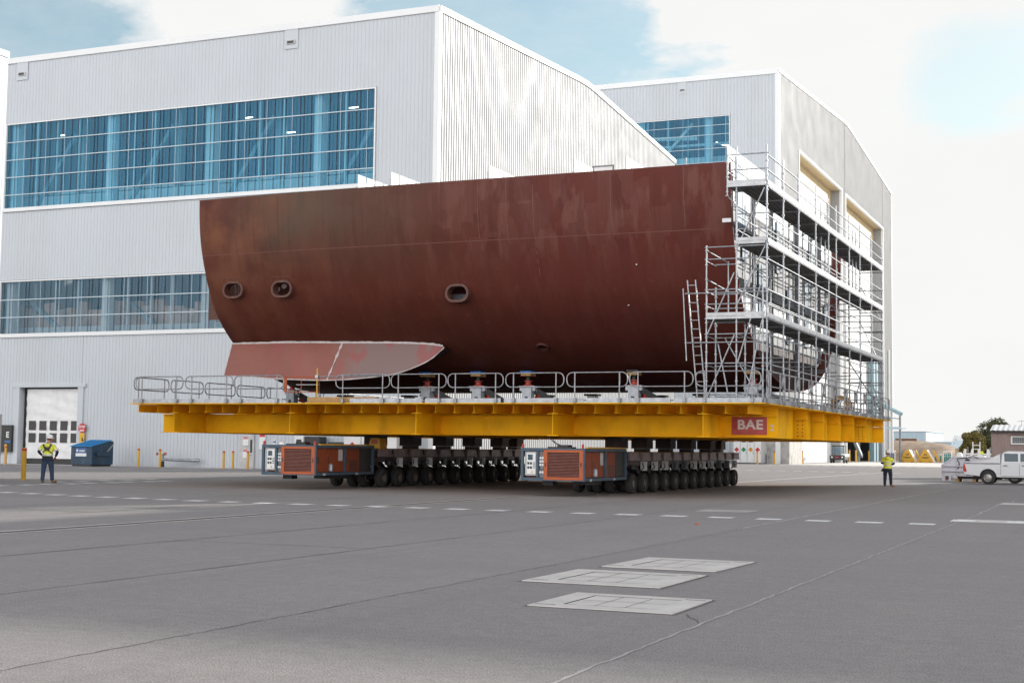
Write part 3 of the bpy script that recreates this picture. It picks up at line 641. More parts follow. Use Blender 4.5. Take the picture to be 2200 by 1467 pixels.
# ------------------------------------------------------------------ load platform
ZD = 3.30                      # deck level
def platform():
    t = thing('load_platform', 'big yellow steel girder platform carrying the red ship section', 'platform', (-24,60,2.1))
    x0, x1, y0, y1 = -37.05, -11.08, 46.6, 74.2
    M().box(x0,x1,y0,y1,3.262,ZD-.006).build('deck', K['yellow'], t)
    M().box(x0+.02,x1-.02,y0+.02,y1-.02,ZD-.005,ZD).build('dark_deck_sheet', K['deckdark'], t)  # dark sheet added over the yellow deck, so less light bounces up
    def ibeam(name, p, q, z0, z1, wd, axis, tf=.03):
        g = M()
        if axis == 'y':
            x = p; a, b = q
            g.box(x-.012,x+.012,a,b,z0+tf,z1-tf); g.box(x-wd/2,x+wd/2,a,b,z0,z0+tf); g.box(x-wd/2,x+wd/2,a,b,z1-tf,z1)
        else:
            y = p; a, b = q
            g.box(a,b,y-.012,y+.012,z0+tf,z1-tf); g.box(a,b,y-wd/2,y+wd/2,z0,z0+tf); g.box(a,b,y-wd/2,y+wd/2,z1-tf,z1)
        return g.build(name, K['yellow'], t)
    # lower layer: girders running away from the camera, and the cross girders between them
    prim = [-35.56,-30.07,-24.54,-19.02,-13.45]
    for x in prim: ibeam('girder', x, (47.6, 73.2), 2.14, 2.952, .40, 'y')
    ys = [49.78,54.77,58.05,61.51,64.77,68.24,73.19]
    for i, y in enumerate(ys):
        xs = [-37.72]+prim+[-11.34]
        g = M()
        for a, b in zip(xs, xs[1:]):
            a2, b2 = a+(.013 if a != -37.72 else 0), b-(.013 if b != -11.34 else 0)
            g.box(a2,b2,y-.012,y+.012,2.19,2.90)
            a3, b3 = a+(.203 if a != -37.72 else 0), b-(.203 if b != -11.34 else 0)
            g.box(a3,b3,y-.15,y+.15,2.157,2.187); g.box(a3,b3,y-.15,y+.15,2.903,2.933)
        g.build('cross_girder', K['yellow'], t)
    # edge webs set back behind the cross girder ends on the right
    g = M()
    for a, b in zip(ys, ys[1:]): g.box(-11.89,-11.865,a+.155,b-.155,2.16,3.257)
    g.box(-11.88,-11.855,47.65,49.6,2.96,3.257)
    g.build('edge_web', K['yellow'], t)
    # upper layer: close-set joists with their ends showing along the front
    n = 33
    for i in range(n):
        x = -37.18+(25.31/(n-1))*i
        ibeam('joist', x, (47.6 if i else 47.4, 49.6), 2.955, 3.26, .16, 'y', .018)
    g = M().box(-37.7,-11.34,49.77,49.79,2.955,3.258)
    for x in [-37.18+.79*i for i in range(33)]: pass
    g.build('back_web', K['yellow'], t)
    for y in ys[1:]: ibeam('joist', y, (-37.6,-11.34), 2.955, 3.258, .16, 'x', .018)
    # splice bolts
    for yb, xs_ in ((54.77,(-11.52,-11.70)),(68.24,(-11.52,-11.70))):
        g = M()
        for x in xs_:
            for z in (2.28,2.42,2.56,2.70,2.84): g.lathe([(0,.03),(.022,.03),(.022,0)], (x,yb-.012,z), (0,-1,0), 8)
        g.build('bolt', K['black'], t)
    # faded name panel at the near right corner
    p = M().box(-13.0,-11.73,49.735,49.766,2.26,2.885).build('name_panel', K['faded'], t)
    text('BAE',.46,(-12.33,49.728,2.60),FRONT,K['sign_w'],p,bold=.014,sx=1.12,space=1.08)
    text('2',.30,(-11.55,49.762,2.50),FRONT,K['sign_w'],p,bold=.004)
    # toe plates round the edge
    def kick(a, b):
        a, b = Vector((*a,ZD+.08)), Vector((*b,ZD+.08)); L = (b-a).length; k = max(1,round(L/3.1)); g = M()
        for i in range(k): g.bar(a.lerp(b,i/k+.004), a.lerp(b,(i+1)/k-.004), .02, .16)
        g.build('toe_plate', K['galv'], t)
    kick((-36.9,y0+.03),(-29.8,y0+.03)); kick((-26.9,y0+.03),(-11.1,y0+.03)); kick((-11.1,y0+.06),(-11.1,y1)); kick((-36.9,y0+.06),(-36.9,y1)); kick((-36.9,y1-.03),(-11.1,y1-.03))
    # clamp-on guardrails
    def rail(p, q):
        p, q = Vector(p), Vector(q); d = (q-p).normalized(); L = (q-p).length; zt, zb, r = 1.05, .55, .21
        P = []
        def arc(cx, cz, a0, a1):
            for i in range(6):
                a = a0+(a1-a0)*i/5; P.append(p+d*(cx+r*math.cos(a))+Vector((0,0,cz+r*math.sin(a))))
        h = math.pi/2
        arc(L-r, zt-r, h, 0); arc(L-r, zb+r, 0, -h); arc(r, zb+r, -h, -2*h); arc(r, zt-r, 2*h, h)
        o = M().tube(P, .024, 7, True).build('guardrail', K['rail'], t, smooth=60)
        for u in (.30, L-.30):
            b = p+d*u; g = M().tube([b+Vector((0,0,-.02)), b+Vector((0,0,zt))], .024, 7)
            g.box(b.x-.05,b.x+.05,b.y-.05,b.y+.05,b.z,b.z+.16); g.build('post', K['rail'], o)
    for a, b in ((-36.71,-34.42),(-34.3,-32.06),(-31.99,-29.74),(-27.43,-25.13),(-25.07,-22.8),(-22.73,-20.53),(-20.43,-18.2),(-18.09,-15.84),(-15.77,-13.51),(-13.42,-11.18)):
        rail((a,y0-.02,ZD),(b,y0-.02,ZD))
    y = y0+.2
    while y < y1-2:
        rail((-11.04,y,ZD),(-11.04,y+2.28,ZD)); rail((-36.98,y,ZD),(-36.98,y+2.28,ZD)); y += 2.42
    for i in range(10): rail((-36.6+2.55*i,y1,ZD),(-34.32+2.55*i,y1,ZD))
K['sign_w'] = mat('faded_white_letter', (.66,.62,.60), .6, 0, .06, 4, dirt=(.45,.3,.28), dirt_amt=.3, dscale=5)
platform()
# gate, stand-pipe and plank in the gap of the front rail
t = thing('safety_gate', 'orange mesh access gate in the gap of the platform guardrail', 'gate', (-29.7,46.8,ZD))
g = M().tube([(-29.8,46.75,ZD+.42),(-29.8,46.75,ZD+1.0),(-28.35,46.9,ZD+1.0),(-28.35,46.9,ZD+.42)],.02,6,True); g.tube([(-29.1,46.82,ZD+.42),(-29.1,46.82,ZD+1.0)],.014,6); g.build('frame', K['orange'], t)
M().tube([(-29.3,46.78,ZD+.70),(-28.35,46.86,ZD+.70)],.014,6).build('latch_bar', K['reflect'], t)
M().box(-29.84,-29.70,46.72,46.76,ZD+.45,ZD+.98).build('mesh', K['orange'], t)
t = thing('scaffold_post', 'yellow-taped upright tube standing beside the orange gate', 'post', (-28.35,46.78,ZD))
M().tube([(-28.35,46.74,ZD),(-28.35,46.74,ZD+1.32)],.028,8).build('tube', K['boll'], t)
M().tube([(-28.35,46.72,ZD+1.0),(-25.4,46.72,ZD+1.0)],.022,6).build('rail_tube', K['galv'], t)
M().box(-28.41,-28.29,46.68,46.80,ZD+.95,ZD+1.06).build('coupler', K['galv'], t)
tag(M().box(-28.75,-25.75,46.70,46.92,ZD+.002,ZD+.22).build('timber_beam', K['timber'], bevel=.01), 'long pale timber lying along the platform edge by the orange gate', 'timber')

# ------------------------------------------------------------------ ship hull section
HC = 59.6
PROF = [(10.55,11.95),(10.52,11.2),(10.42,10.4),(10.25,9.7),(10.0,9.0),(9.72,8.35),(9.3,7.6),(8.75,6.95),(8.1,6.4),(7.35,5.88),(6.4,5.4),(5.2,4.95),(3.8,4.62),(2.0,4.36),(0,4.22)]
def catmull(P, k):
    out = []
    for i in range(len(P)-1):
        p0, p1, p2, p3 = P[max(i-1,0)], P[i], P[i+1], P[min(i+2,len(P)-1)]
        for j in range(k):
            u = j/k; out.append(tuple(.5*((2*b)+(-a+c)*u+(2*a-5*b+4*c-d)*u*u+(-a+3*b-3*c+d)*u**3) for a,b,c,d in zip(p0,p1,p2,p3)))
    out.append(P[-1]); return out
HP = catmull(PROF, 4)
def hw(z):                                  # half breadth at height z
    for (b,za),(c,zb) in zip(HP, HP[1:]):
        if zb <= z <= za: return b+(c-b)*(za-z)/(za-zb)
    return HP[0][0] if z > 11 else 0
def hullscale(x): return 1-.035*max(0,(-27-x)/9)**1.6 if x < -27 else 1.0
HX0, HX1 = -35.9, -12.85
def hull():
    t = thing('ship_hull_section', 'huge red-brown steel ship hull section standing on the yellow platform', 'ship section', (-24,HC,ZD))
    g = M(); nx = 46; prof = HP+[(-b,z) for b,z in reversed(HP[:-1])]; n = len(prof)
    for i in range(nx+1):
        x = HX0+(HX1-HX0)*i/nx; s = hullscale(x)
        for b, z in prof: g.v.append((x, HC-b*s, z))
    g.f += [(i*n+j, i*n+j+1, (i+1)*n+j+1, (i+1)*n+j) for i in range(nx) for j in range(n-1)]
    sh = g.build('hull_shell', K['hull'], t)
    so = sh.modifiers.new('Solid','SOLIDIFY'); so.thickness = .05; so.offset = 1
    ports = [(-34.54,8.17),(-32.07,8.12),(-24.06,7.70)]
    def stadium(cx, cz, a, r, n=10):
        P = []
        for sx, s0 in ((1,-90),(-1,90)):
            for k in range(n+1):
                th = R(s0+180*k/n); P.append((cx+sx*a+r*math.cos(th), cz+r*math.sin(th)))
        return P
    # cut the openings
    cutters = []
    for cx, cz in ports:
        c = M().prism(stadium(cx,cz,.13,.30),'y',46,52.5).build('cut', K['hull']); cutters.append(c)
    c = M().lathe([(0,-2.5),(.2,-2.5),(.2,2.5),(0,2.5)],(-21.4,52.4,5.72),(0,.45,.89),20).build('cut', K['hull']); cutters.append(c)
    for c in cutters:
        b = sh.modifiers.new('Cut','BOOLEAN'); b.operation = 'DIFFERENCE'; b.object = c; b.solver = 'EXACT'
    dg = bpy.context.evaluated_depsgraph_get(); me = bpy.data.meshes.new_from_object(sh.evaluated_get(dg))
    sh.modifiers.clear(); sh.data = me; me.shade_smooth(); me.set_sharp_from_angle(angle=R(35))
    for c in cutters: bpy.data.objects.remove(c)
    for k, (cx, cz) in enumerate(ports):
        s = hullscale(cx); yo = HC-hw(cz+.25)*s-.14; yi = yo+.42
        o = stadium(cx,cz,.15,.36); i_ = stadium(cx,cz,.15,.27); m = len(o); g = M()
        vs = [(x,yo,z) for x,z in o]+[(x,yo,z) for x,z in i_]+[(x,HC-hw(z)*s+.05,z) for x,z in o]+[(x,yi,z) for x,z in i_]
        g.add(vs, [(j,(j+1)%m,m+(j+1)%m,m+j) for j in range(m)]+[(j,2*m+j,2*m+(j+1)%m,(j+1)%m) for j in range(m)]+[(m+j,m+(j+1)%m,3*m+(j+1)%m,3*m+j) for j in range(m)])
        rg = g.build('sea_chest', K['ring'], t, smooth=40)
        g = M()
        for x, z in stadium(cx,cz,.15,.315,9): g.lathe([(0,.012),(.016,.012),(.016,0)],(x,yo,z),(0,-1,0),6)
        g.build('bolt_ring', K['black'], rg)
        M().box(cx-2.2,cx+.9,yi+1.0,yi+1.03,cz-1.1,cz+1.2).build('inner_lining', K['ring'], rg)
        if k == 1:
            y2 = yi+.5; M().prism(stadium(cx-.80,cz+.10,.02,.12,5),'y',y2,y2+.03).build('lit_spot_plate', K['primer'], rg); M().prism(stadium(cx-.46,cz+.22,.02,.10,5),'y',y2,y2+.03).build('lit_spot_plate', K['primer'], rg)  # white discs painted bright for lit spots glimpsed inside
            M().box(cx-1.2,cx-.1,yi+.9,yi+.93,cz-.5,cz+.02).build('inner_frame', K['ring'], rg)
        elif k == 0: M().box(cx-.95,cx-.55,yi+.5,yi+.53,cz-.4,cz+.5).box(cx-.30,cx-.26,yi+.3,yi+.33,cz-.3,cz+.4).build('inner_frame', K['ring'], rg)
        else: M().box(cx-1.2,cx+.2,yi+.5,yi+.53,cz-.5,cz+.06).build('inner_frame', K['mgrey'], rg)
    M().lathe([(.27,-.10),(.27,.05),(.2,.05),(.2,-.8),(0,-.8)],(-21.4,52.42,5.70),(0,-.45,-.89),22).build('drain_outlet', K['seamdark'], t, smooth=40)
    # weld seams following the shell
    def seam_h(z, xa, xb, m, wd=.022):
        g = M(); k = max(2,int((xb-xa)/.6))
        for i in range(k):
            q = []
            for x, zz in ((xa+(xb-xa)*i/k,z-wd/2),(xa+(xb-xa)*(i+1)/k,z-wd/2),(xa+(xb-xa)*(i+1)/k,z+wd/2),(xa+(xb-xa)*i/k,z+wd/2)):
                q.append((x, HC-hw(zz)*hullscale(x)-.058, zz))
            g.sheet(q)
        g.build('weld_seam', m, t)
    def seam_v(x, za, zb, m, wd=.022):
        g = M(); k = max(2,int((za-zb)/.3))
        for i in range(k):
            z0_, z1_ = za+(zb-za)*i/k, za+(zb-za)*(i+1)/k
            g.sheet([(xx, HC-hw(zz)*hullscale(xx)-.058, zz) for xx, zz in ((x-wd/2,z0_),(x+wd/2,z0_),(x+wd/2,z1_),(x-wd/2,z1_))])
        g.build('weld_seam', m, t)
    seam_h(9.62,HX0,-13.6,K['seam'],.03); seam_h(7.72,-23,-17.3,K['seam']); seam_h(7.65,HX0,-34.4,K['seam']); seam_h(7.6,-33,-29.5,K['seam']); seam_h(6.3,HX0,-34,K['seam']); seam_h(6.72,-17.4,-14.3,K['seam'])
    for x, a, b in ((-21.6,11.9,9.62),(-20.5,11.6,8.2),(-17.4,11.9,9.7),(-22.8,11.9,9.7),(-14.6,11.9,9.7)): seam_v(x,a,b,K['seam'],.024)
    for x, a, b in ((-29.5,9.5,6),(-26.2,9.5,5.5),(-20.5,9.5,6),(-17.0,8.8,5.4),(-31.9,11.8,9.8)): seam_v(x,a,b,K['seamdark'],.02)
    for cx, cz in ports[:2]:
        P = [(cx-.52,cz-.3),(cx-.52,cz+.35),(cx-.42,cz+.5),(cx+.5,cz+.5)]
        g = M()
        for (xa,za),(xb,zb) in zip(P,P[1:]):
            ya, yb = HC-hw(za)*hullscale(xa)-.056, HC-hw(zb)*hullscale(xb)-.056; g.bar((xa,ya,za),(xb,yb,zb),.02,.012)
        g.build('weld_seam', K['seam'], t)
    # bilge fin: an outward-leaning wedge plate with taped edges
    top = [(-35.88,52.0,6.08),(-34.4,51.95,6.08),(-32.5,51.95,6.08),(-30.3,51.95,6.03),(-28.9,51.95,6.0),(-27.6,51.97,5.97),(-26.3,52.02,5.9),(-25.7,52.15,5.80)]
    bot = [(-35.72,51.2,4.6),(-34.3,51.2,4.53),(-32.6,51.2,4.43),(-30.6,51.2,4.37),(-28.9,51.25,4.45),(-27.4,51.4,4.64),(-26.2,51.75,5.15),(-25.62,52.12,5.74)]
    inn = [(x,y+2.1,z+.72) for x,y,z in bot]; inn[-1] = (-25.5,52.7,5.62); inn[-2] = (-26.2,53.2,5.5)
    k = 8; T = [Vector(p) for p in catmull(top,k)]; B = [Vector(p) for p in catmull(bot,k)]; I = [Vector(p) for p in catmull(inn,k)]; U = [Vector((a.x,a.y+.9,a.z+.15)) for a in T]; m = len(T); g = M()
    g.add(U+T+B+I, [(r*m+i,r*m+i+1,(r+1)*m+i+1,(r+1)*m+i) for r in range(2) for i in range(m-1)]+[(0,m,2*m,3*m)])
    f = g.build('bilge_fin', K['spon'], t, smooth=25)
    M().add(B+I, [(i,i+1,m+i+1,m+i) for i in range(m-1)]).build('fin_underside', K['keelshade'], f, smooth=25)
    off = Vector((0,-.014,0))
    def tape(A, r, name='edge_tape', wob=.3):
        g = M(); ring = []
        for i, p in enumerate(A):
            q = r*(1+random.uniform(-wob,wob)); ring.append((p+off+Vector((0,0,q)), p+off-Vector((0,0,q))))
        for (a,b),(c,d) in zip(ring,ring[1:]):
            g.add([a,b,d,c,a-off,b-off,d-off,c-off], [(0,1,2,3),(0,3,7,4),(1,5,6,2)])
        g.build(name, K['weld'], f)
    tape([a.lerp(b,.012) for a,b in zip(T,B)], .05); tape([a.lerp(b,.985) for a,b in zip(T,B)], .02, wob=.5)
    def across(i, wd, wob):
        a, b = T[i], (T[i]+(B[i]-T[i])*1.0) if i else B[0]; g = M(); n = 14; L = []
        for j in range(n+1):
            p = a.lerp(b, j/n)+off; q = wd*(1+random.uniform(-wob,wob)); L.append((p-Vector((q,0,0)), p+Vector((q,0,0))))
        for (a1,b1),(c1,d1) in zip(L,L[1:]): g.sheet([a1,b1,d1,c1])
        g.build('joint_tape', K['weld'], f)
    across(24,.045,.7); across(0,.025,.3)
    # keel plating stays open above: bulkhead tops with slotted combs stand over the deck edge
    for x, ya, yb in ((-28.9,50.5,56),(-27.35,50.5,57),(-23.0,50.5,57),(-19.4,50.5,57),(-17.4,50.8,57)):
        g = M(); y = ya
        while y < yb: g.box(x-.012,x+.012,y,y+.62,12.02,12.80); y += .74
        g.box(x-.012,x+.012,ya,yb,11.2,12.02)
        if x in (-27.35,-17.4): g.box(x+.02,x+.5,ya+.1,yb,12.08,12.12)
        g.build('bulkhead_top', K['primer'], t)
        M().box(x-.05,x+.05,ya-.06,ya,11.2,12.55 if x in (-23.0,-27.35) else 12.3).build('stiffener', K['lgrey'], t)
    g = M().box(-18.6,-17.75,50.4,50.44,12.38,12.44).box(-18.6,-18.55,50.4,50.44,11.6,12.38).box(-17.8,-17.75,50.4,50.44,11.6,12.38); fr = g.build('opening_frame', K['mgrey'], t)
    M().box(-18.55,-17.8,50.41,50.43,11.6,12.38).build('panel', K['white'], fr)
    g = M().tube([(-14.9,50.4,11.9),(-14.9,50.4,12.5)],.03).tube([(-14.95,50.4,12.12),(-13.6,50.4,12.12)],.03).tube([(-16.2,50.2,11.9),(-16.2,50.2,12.15)],.012); g.build('deck_edge_tube', K['galv'], t)
    g = M()
    for a, b, c, d in ((HX0+.1,-33.3,49.7,69.5),(-33.3,-30.7,55,69.5),(-30.7,HX1-.5,49.75,69.5)): g.box(a,b,max(c,50.4),min(d,68.6),9.2,9.24)
    g.build('light_stop_deck', K['seamdark'], t)  # unseen deck added to darken the interior, gap left to light the discs
    # end bulkhead seen through the scaffold
    pr = [(HC-b*.985, z) for b, z in HP if z < 11.9]+[(HC+b*.985, z) for b, z in reversed(HP) if z < 11.9]
    M().prism(pr+[(HC+10.38,11.9),(HC-10.38,11.9)],'x',HX1-.42,HX1-.40).build('end_bulkhead', K['silver'], t)
    M().box(HX1-.39,HX1-.375,HC-10.2,HC+10.2,10.75,11.85).build('upper_strake', K['primer'], t)
    M().box(HX1-.39,HX1-.375,HC-7.8,HC+8.4,6.4,7.6).build('lower_strake', K['primer'], t)
    M().prism([(y,z) for y,z in pr if z < 6.0],'x',HX1-.39,HX1-.375).build('bottom_shade_sheet', K['keelshade'], t)  # dark sheet painted over the shaded foot of the bulkhead
    for y, z0, z1, w2 in ((51.3,9.95,12.45,.75),(52.0,8.85,11.5,.8),(57.6,9.0,11.1,.7),(64.2,8.9,11.6,.8),(63.2,6.3,9.3,.8),(54.6,6.6,9.0,.7),(59.6,6.2,8.5,.9),(67.6,6.2,8.6,1.0)):
        M().box(HX1-.37,HX1-.33,y,y+w2,z0,z1).build('door_opening', K['bluegrey'], t)
    for y in [50.2,53.6,56.6,61.2,66.2]:
        zb = min(z for b, z in HP if b*.97 >= abs(y-HC)); M().box(HX1-.37,HX1-.22,y,y+.02,zb+.1,11.8).build('frame_stiffener', K['silver'], t)
    for z in (9.78,7.7): 
        b = hw(z)*.97; M().box(HX1-.37,HX1-.05,HC-b,HC+b,z,z+.03).build('deck_plate', K['silver'], t)
    g = M(); y = HC-9.6
    while y < HC+9.6: g.box(HX1-.41,HX1-.385,y,y+.62,11.9,12.80 if y < HC-4 else 12.5); y += .74
    g.build('bulkhead_top', K['primer'], t)
    M().box(HX1-.30,HX1+.02,HC-10.62,HC-10.60,9.78,9.92).build('paper_tag', K['white'], t)
    for z, xx in ((8.5,-16.6),(7.1,-17.2)): M().lathe([(0,.03),(.03,.03),(.03,0)],(xx,HC-hw(z)-.05,z),(0,-1,0),8).build('stud', K['weld'], t)
hull()

# ------------------------------------------------------------------ jack stands under the bilge
def jack(tilt=0):
    t = thing('jack_stand', 'x', 'jack stand', (0,0,ZD), 'jack stands carrying the hull')
    z = ZD
    M().lathe([(.22,0),(.22,.03),(.10,.10),(.09,.22),(.20,.27),(.20,.30)],(0,0,z),n=10).build('foot', K['dkred'], t)
    b = M().box(-.21,.21,-.2,.2,z+.30,z+.92).build('body', K['steelgrey'], t, bevel=.015)
    M().box(-.07,.07,-.212,-.202,z+.36,z+.5).build('socket', K['signblack'], b)
    M().box(-.36,.36,-.16,.16,z+.92,z+.95).box(-.34,-.22,-.1,.1,z+.74,z+.92).box(.22,.34,-.1,.1,z+.74,z+.92).build('bracket', K['steelgrey'], t)
    M().lathe([(.2,.95),(.2,1.0),(.12,1.02),(.12,1.12),(.18,1.14),(.18,1.17)],(0,0,z),n=10).build('screw_head', K['dkred'], t)
    M().box(-.06,.06,-.06,.06,z+1.17,z+1.35).build('spindle', K['black'], t)
    M().bar((.22,.25,z+.75),(1.3,.9,z+.04),.26,.26).build('brace', K['black'], t)
    M().lathe([(.13,-.02),(.13,.28)],(.28,.25,z+.55),(.55,.55,-.3),8).build('brace_joint', K['dkred'], t)
    return t
def pad(t, m, zt=1.62):
    M().box(-.22,.22,-.3,.3,ZD+1.35,ZD+1.47).build('timber_block', K['timber'], t, bevel=.01)
    o = M(); o.prism([(-.24,ZD+1.475),(.24,ZD+1.475),(.24,ZD+1.56),(-.24,ZD+1.56)],'y',-.32,.5); o.build('pad', m, t)
j0 = jack()
js = [(-27.5,K['bluepad'],'jack stand with a blue pad, half hidden by the bilge fin tip'),(-25.1,K['bluepad'],'jack stand with a bright blue pad, right of the one by the bilge fin'),
      (-22.82,K['bluepad'],'jack stand with a thin blue pad, the last blue one towards the right'),(-18.2,K['black'],'jack stand with a black pad in the middle of the right half'),
      (-13.36,K['black'],'jack stand inside the foot of the scaffold')]
for i, (x, m, lab) in enumerate(js):
    t = j0 if i == 0 else copy_tree(j0)
    pass
    t.location = (x,54.35,ZD); t['label'] = lab; ORI[t] = Vector((0,0,ZD))
    t['_m'] = i
stands = [o for o in COL.objects if o.get('_m') is not None and o.get('category') == 'jack stand']
for o in stands:
    i = o['_m']; del o['_m']; pad(o, js[i][1])
t = copy_tree(j0); t.location = (-36.1,57.3,ZD); t['label'] = 'jack stand with black brace at the left end, clear of the hull'
for c in [c for c in t.children if c.name.startswith(('pad','timber'))]: bpy.data.objects.remove(c)
# short box posts along the keel, seen below the flat bottom
for i, (x, y, lab) in enumerate(((-34.5,59.5,'grey keel post nearest the left end under the hull'),(-31.3,60,'grey keel post second from the left under the hull'),(-29.9,59.2,'grey keel post behind the blue-padded jack by the fin tip'),
        (-27.3,59.6,'grey keel post between the first two blue-padded jacks'),(-24.3,60.2,'grey keel post between the last two blue-padded jacks'),(-21.8,59.3,'white-sided keel post left of the black-padded jack'),(-19.2,61,'keel post just behind the black-padded jack'),(-16.9,59.5,'mottled keel post right of the black-padded jack'))):
    q = thing('keel_post', lab, 'keel post', (x,y,ZD), 'keel posts under the hull')
    M().box(x-.26,x+.26,y-.26,y+.26,ZD,ZD+.03).box(x-.2,x+.2,y-.2,y+.2,ZD+.03,ZD+.72).build('column', K['concrete'] if i != 5 else K['white'], q, bevel=.01)
    M().box(x-.3,x+.3,y-.3,y+.3,ZD+.72,ZD+.80).build('cap', K['black'], q)
    if i in (5,7): M().bar((x+.25,y,ZD+.6),(x+1.1,y,ZD+.05),.1,.12).build('strut', K['black'], q)

# ------------------------------------------------------------------ self-propelled trailers
def wheel_proto():
    t = M().lathe([(.20,-.15),(.30,-.16),(.355,-.135),(.385,-.08),(.39,0),(.385,.08),(.355,.135),(.30,.16),(.20,.15)],(0,0,.39),(1,0,0),28).build('wheel', K['rubber'], None, smooth=50)
    r_ = M().lathe([(.205,.13),(.205,.06),(.12,.05),(.10,.10),(.06,.12),(0,.12)],(0,0,.39),(1,0,0),20)
    r_.lathe([(.205,-.13),(.205,-.06),(.12,-.05),(.10,-.10),(.06,-.12),(0,-.12)],(0,0,.39),(1,0,0),20)
    r_.build('rim', K['rim'], t, smooth=40)
    return t
WP = wheel_proto(); AX0 = 52.0
def trailer(xc, lab):
    t = thing('modular_trailer', lab, 'trailer', (xc,60,0), 'self-propelled trailers under the platform')
    x0, x1 = xc-1.21, xc+1.21; ye = AX0+11*1.4+.75
    M().box(xc-.55,xc+.55,51.45,ye,1.02,1.56).build('spine_beam', K['bed'], t)
    M().box(x0+.12,x1-.12,51.45,ye,1.50,1.585).build('bed_deck', K['bed'], t)
    for sx in (-1,1):
        for i in range(12):
            y = AX0+1.4*i; xs = x1-.12 if sx > 0 else x0+.12
            g = M(); a, b = (xs,xs+.12) if sx > 0 else (xs-.12,xs)
            g.box(a,b,y-.42,y+.42,1.25,1.56); bx = g.build('side_box', K['bedbox'], t, bevel=.008)
            M().box(a-.02,b+.004,y-.34,y+.34,1.562,1.575).build('yellow_strip', K['boll'], bx)
            M().box(a,b-.02,y+.50,y+.62,1.25,1.56).box(a-.05,b-.04,y+.62,y+.78,1.25,1.38).build('lug', K['bedbox'], t)
    for i in range(12):
        y = AX0+1.4*i
        for sx in (-1,1):
            xb = xc+sx*.66
            g = M().lathe([(.20,.90),(.20,1.08)],(xb,y,0),n=12); g.bar((xb,y,1.0),(xb,y+.42,.72),.30,.16); g.bar((xb,y+.42,.72),(xb,y,.42),.26,.18); g.tube([(xb-.5,y,.39),(xb+.5,y,.39)],.07,8)
            g.build('swing_arm', K['black'], t)
            if sx > 0 and i > 0:
                M().box(x1-.28,x1-.02,y+.18,y+.24,.86,1.22).build('valve_box', K['white'] if i % 5 not in (0,4) else K['mgrey'], t)
                M().tube([(x1-.15,y+.05,1.15),(x1-.05,y-.12,.98),(x1-.2,y-.2,.82)],.022,5).build('hose', K['black'], t)
            for dx in (-.40,.40):
                wv = copy_tree(WP, t); wv.location = Vector((xb+dx,y,0))-ORI[t]
    # power pack hung on the front end
    y0, y1, z0, z1 = 46.56, 51.1, .55, 1.70
    fr = M()
    for x in (x0+.05,x1-.05):
        for y in (y0+.05,y1-.05): fr.box(x-.05,x+.05,y-.05,y+.05,z0,z1)
        for z in (z0+.06,z1-.05): fr.box(x-.05,x+.05,y0+.101,y1-.101,z-.06,z+.05)
        for y in (48.8,): fr.box(x-.05,x+.05,y-.05,y+.05,z0+.111,z1-.111)
    for y in (y0+.05,y1-.05):
        for z in (z0+.06,z1-.05): fr.box(x0+.101,x1-.101,y-.05,y+.05,z-.06,z+.05)
    fr.box(x0+.60,x0+.68,y0+.01,y0+.09,z0+.111,z1-.101)
    p = fr.build('power_pack_frame', K['frameblue'], t, bevel=.008)
    M().box(x0+.12,x1-.12,y0+.25,y1-.12,z0+.12,z1-.1).build('engine_housing', K['orange_shaded'], p)
    c = M().box(x0+.13,x0+.57,y0+.08,y0+.16,z0+.18,z1-.12).build('control_panel', K['lgrey'], p, bevel=.01)
    M().box(x0+.21,x0+.55,y0+.055,y0+.078,z0+.24,z1-.18).build('panel_face', K['white'], c)
    M().box(x0+.26,x0+.44,y0+.045,y0+.054,z1-.42,z1-.23).build('screen', K['bluglass'], c)
    g = M()
    for i in range(2):
        for j in range(2): g.box(x0+.24+.10*i,x0+.315+.10*i,y0+.045,y0+.054,z0+.42+.15*j,z0+.50+.15*j)
    for i in range(3):
        for j in range(4): g.box(x0+.455+.03*i,x0+.475+.03*i,y0+.045,y0+.054,z0+.44+.06*j,z0+.465+.06*j)
    g.build('button', K['signblack'], c)
    M().prism([(x0+.37,z0+.28),(x0+.46,z0+.28),(x0+.415,z0+.37)],'y',y0+.045,y0+.054).build('warning_mark', K['signyellow'], c)
    sp = M().box(x0+.685,x0+.86,y0+.08,y0+.14,z0+.12,z1-.12).build('socket_panel', K['mgrey'], p)
    g = M()
    for z in (z1-.35,z1-.47,z1-.59,z0+.30):
        for x in (x0+.73,x0+.82): g.lathe([(0,.02),(.042,.02),(.042,0)],(x,y0+.08,z),(0,-1,0),12)
    g.build('socket', K['white'], sp)
    M().lathe([(0,.03),(.03,.025),(.035,0)],(x0+.775,y0+.08,z1-.2),(0,-1,0),12).build('beacon', K['amberlens'], sp)
    M().lathe([(0,-.03),(.075,-.03),(.075,.01),(.09,.01),(.09,-.02)],(x0+.775,y0+.075,z0+.47),(0,-1,0),16).build('horn', K['signblack'], sp)
    gx0, gx1 = x0+.88, x1-.06
    q = M().box(gx0,gx0+.14,y0-.01,y0+.06,z0+.04,z1-.06).box(gx1-.14,gx1,y0-.01,y0+.06,z0+.04,z1-.06).box(gx0+.14,gx1-.14,y0-.01,y0+.06,z0+.04,z0+.14).box(gx0+.14,gx1-.14,y0-.01,y0+.06,z1-.15,z1-.06)
    q.prism([(gx0+.139,z1-.15),(gx0+.21,z1-.22),(gx0+.21,z1-.40),(gx0+.139,z1-.48)],'y',y0-.01,y0+.06) if 0 else None
    rg = q.build('radiator_frame', K['orange'], p, bevel=.006)
    M().box(gx0+.14,gx1-.14,y0+.07,y0+.09,z0+.14,z1-.15).build('radiator_core', K['signblack'], rg)
    g = M(); z = z0+.16
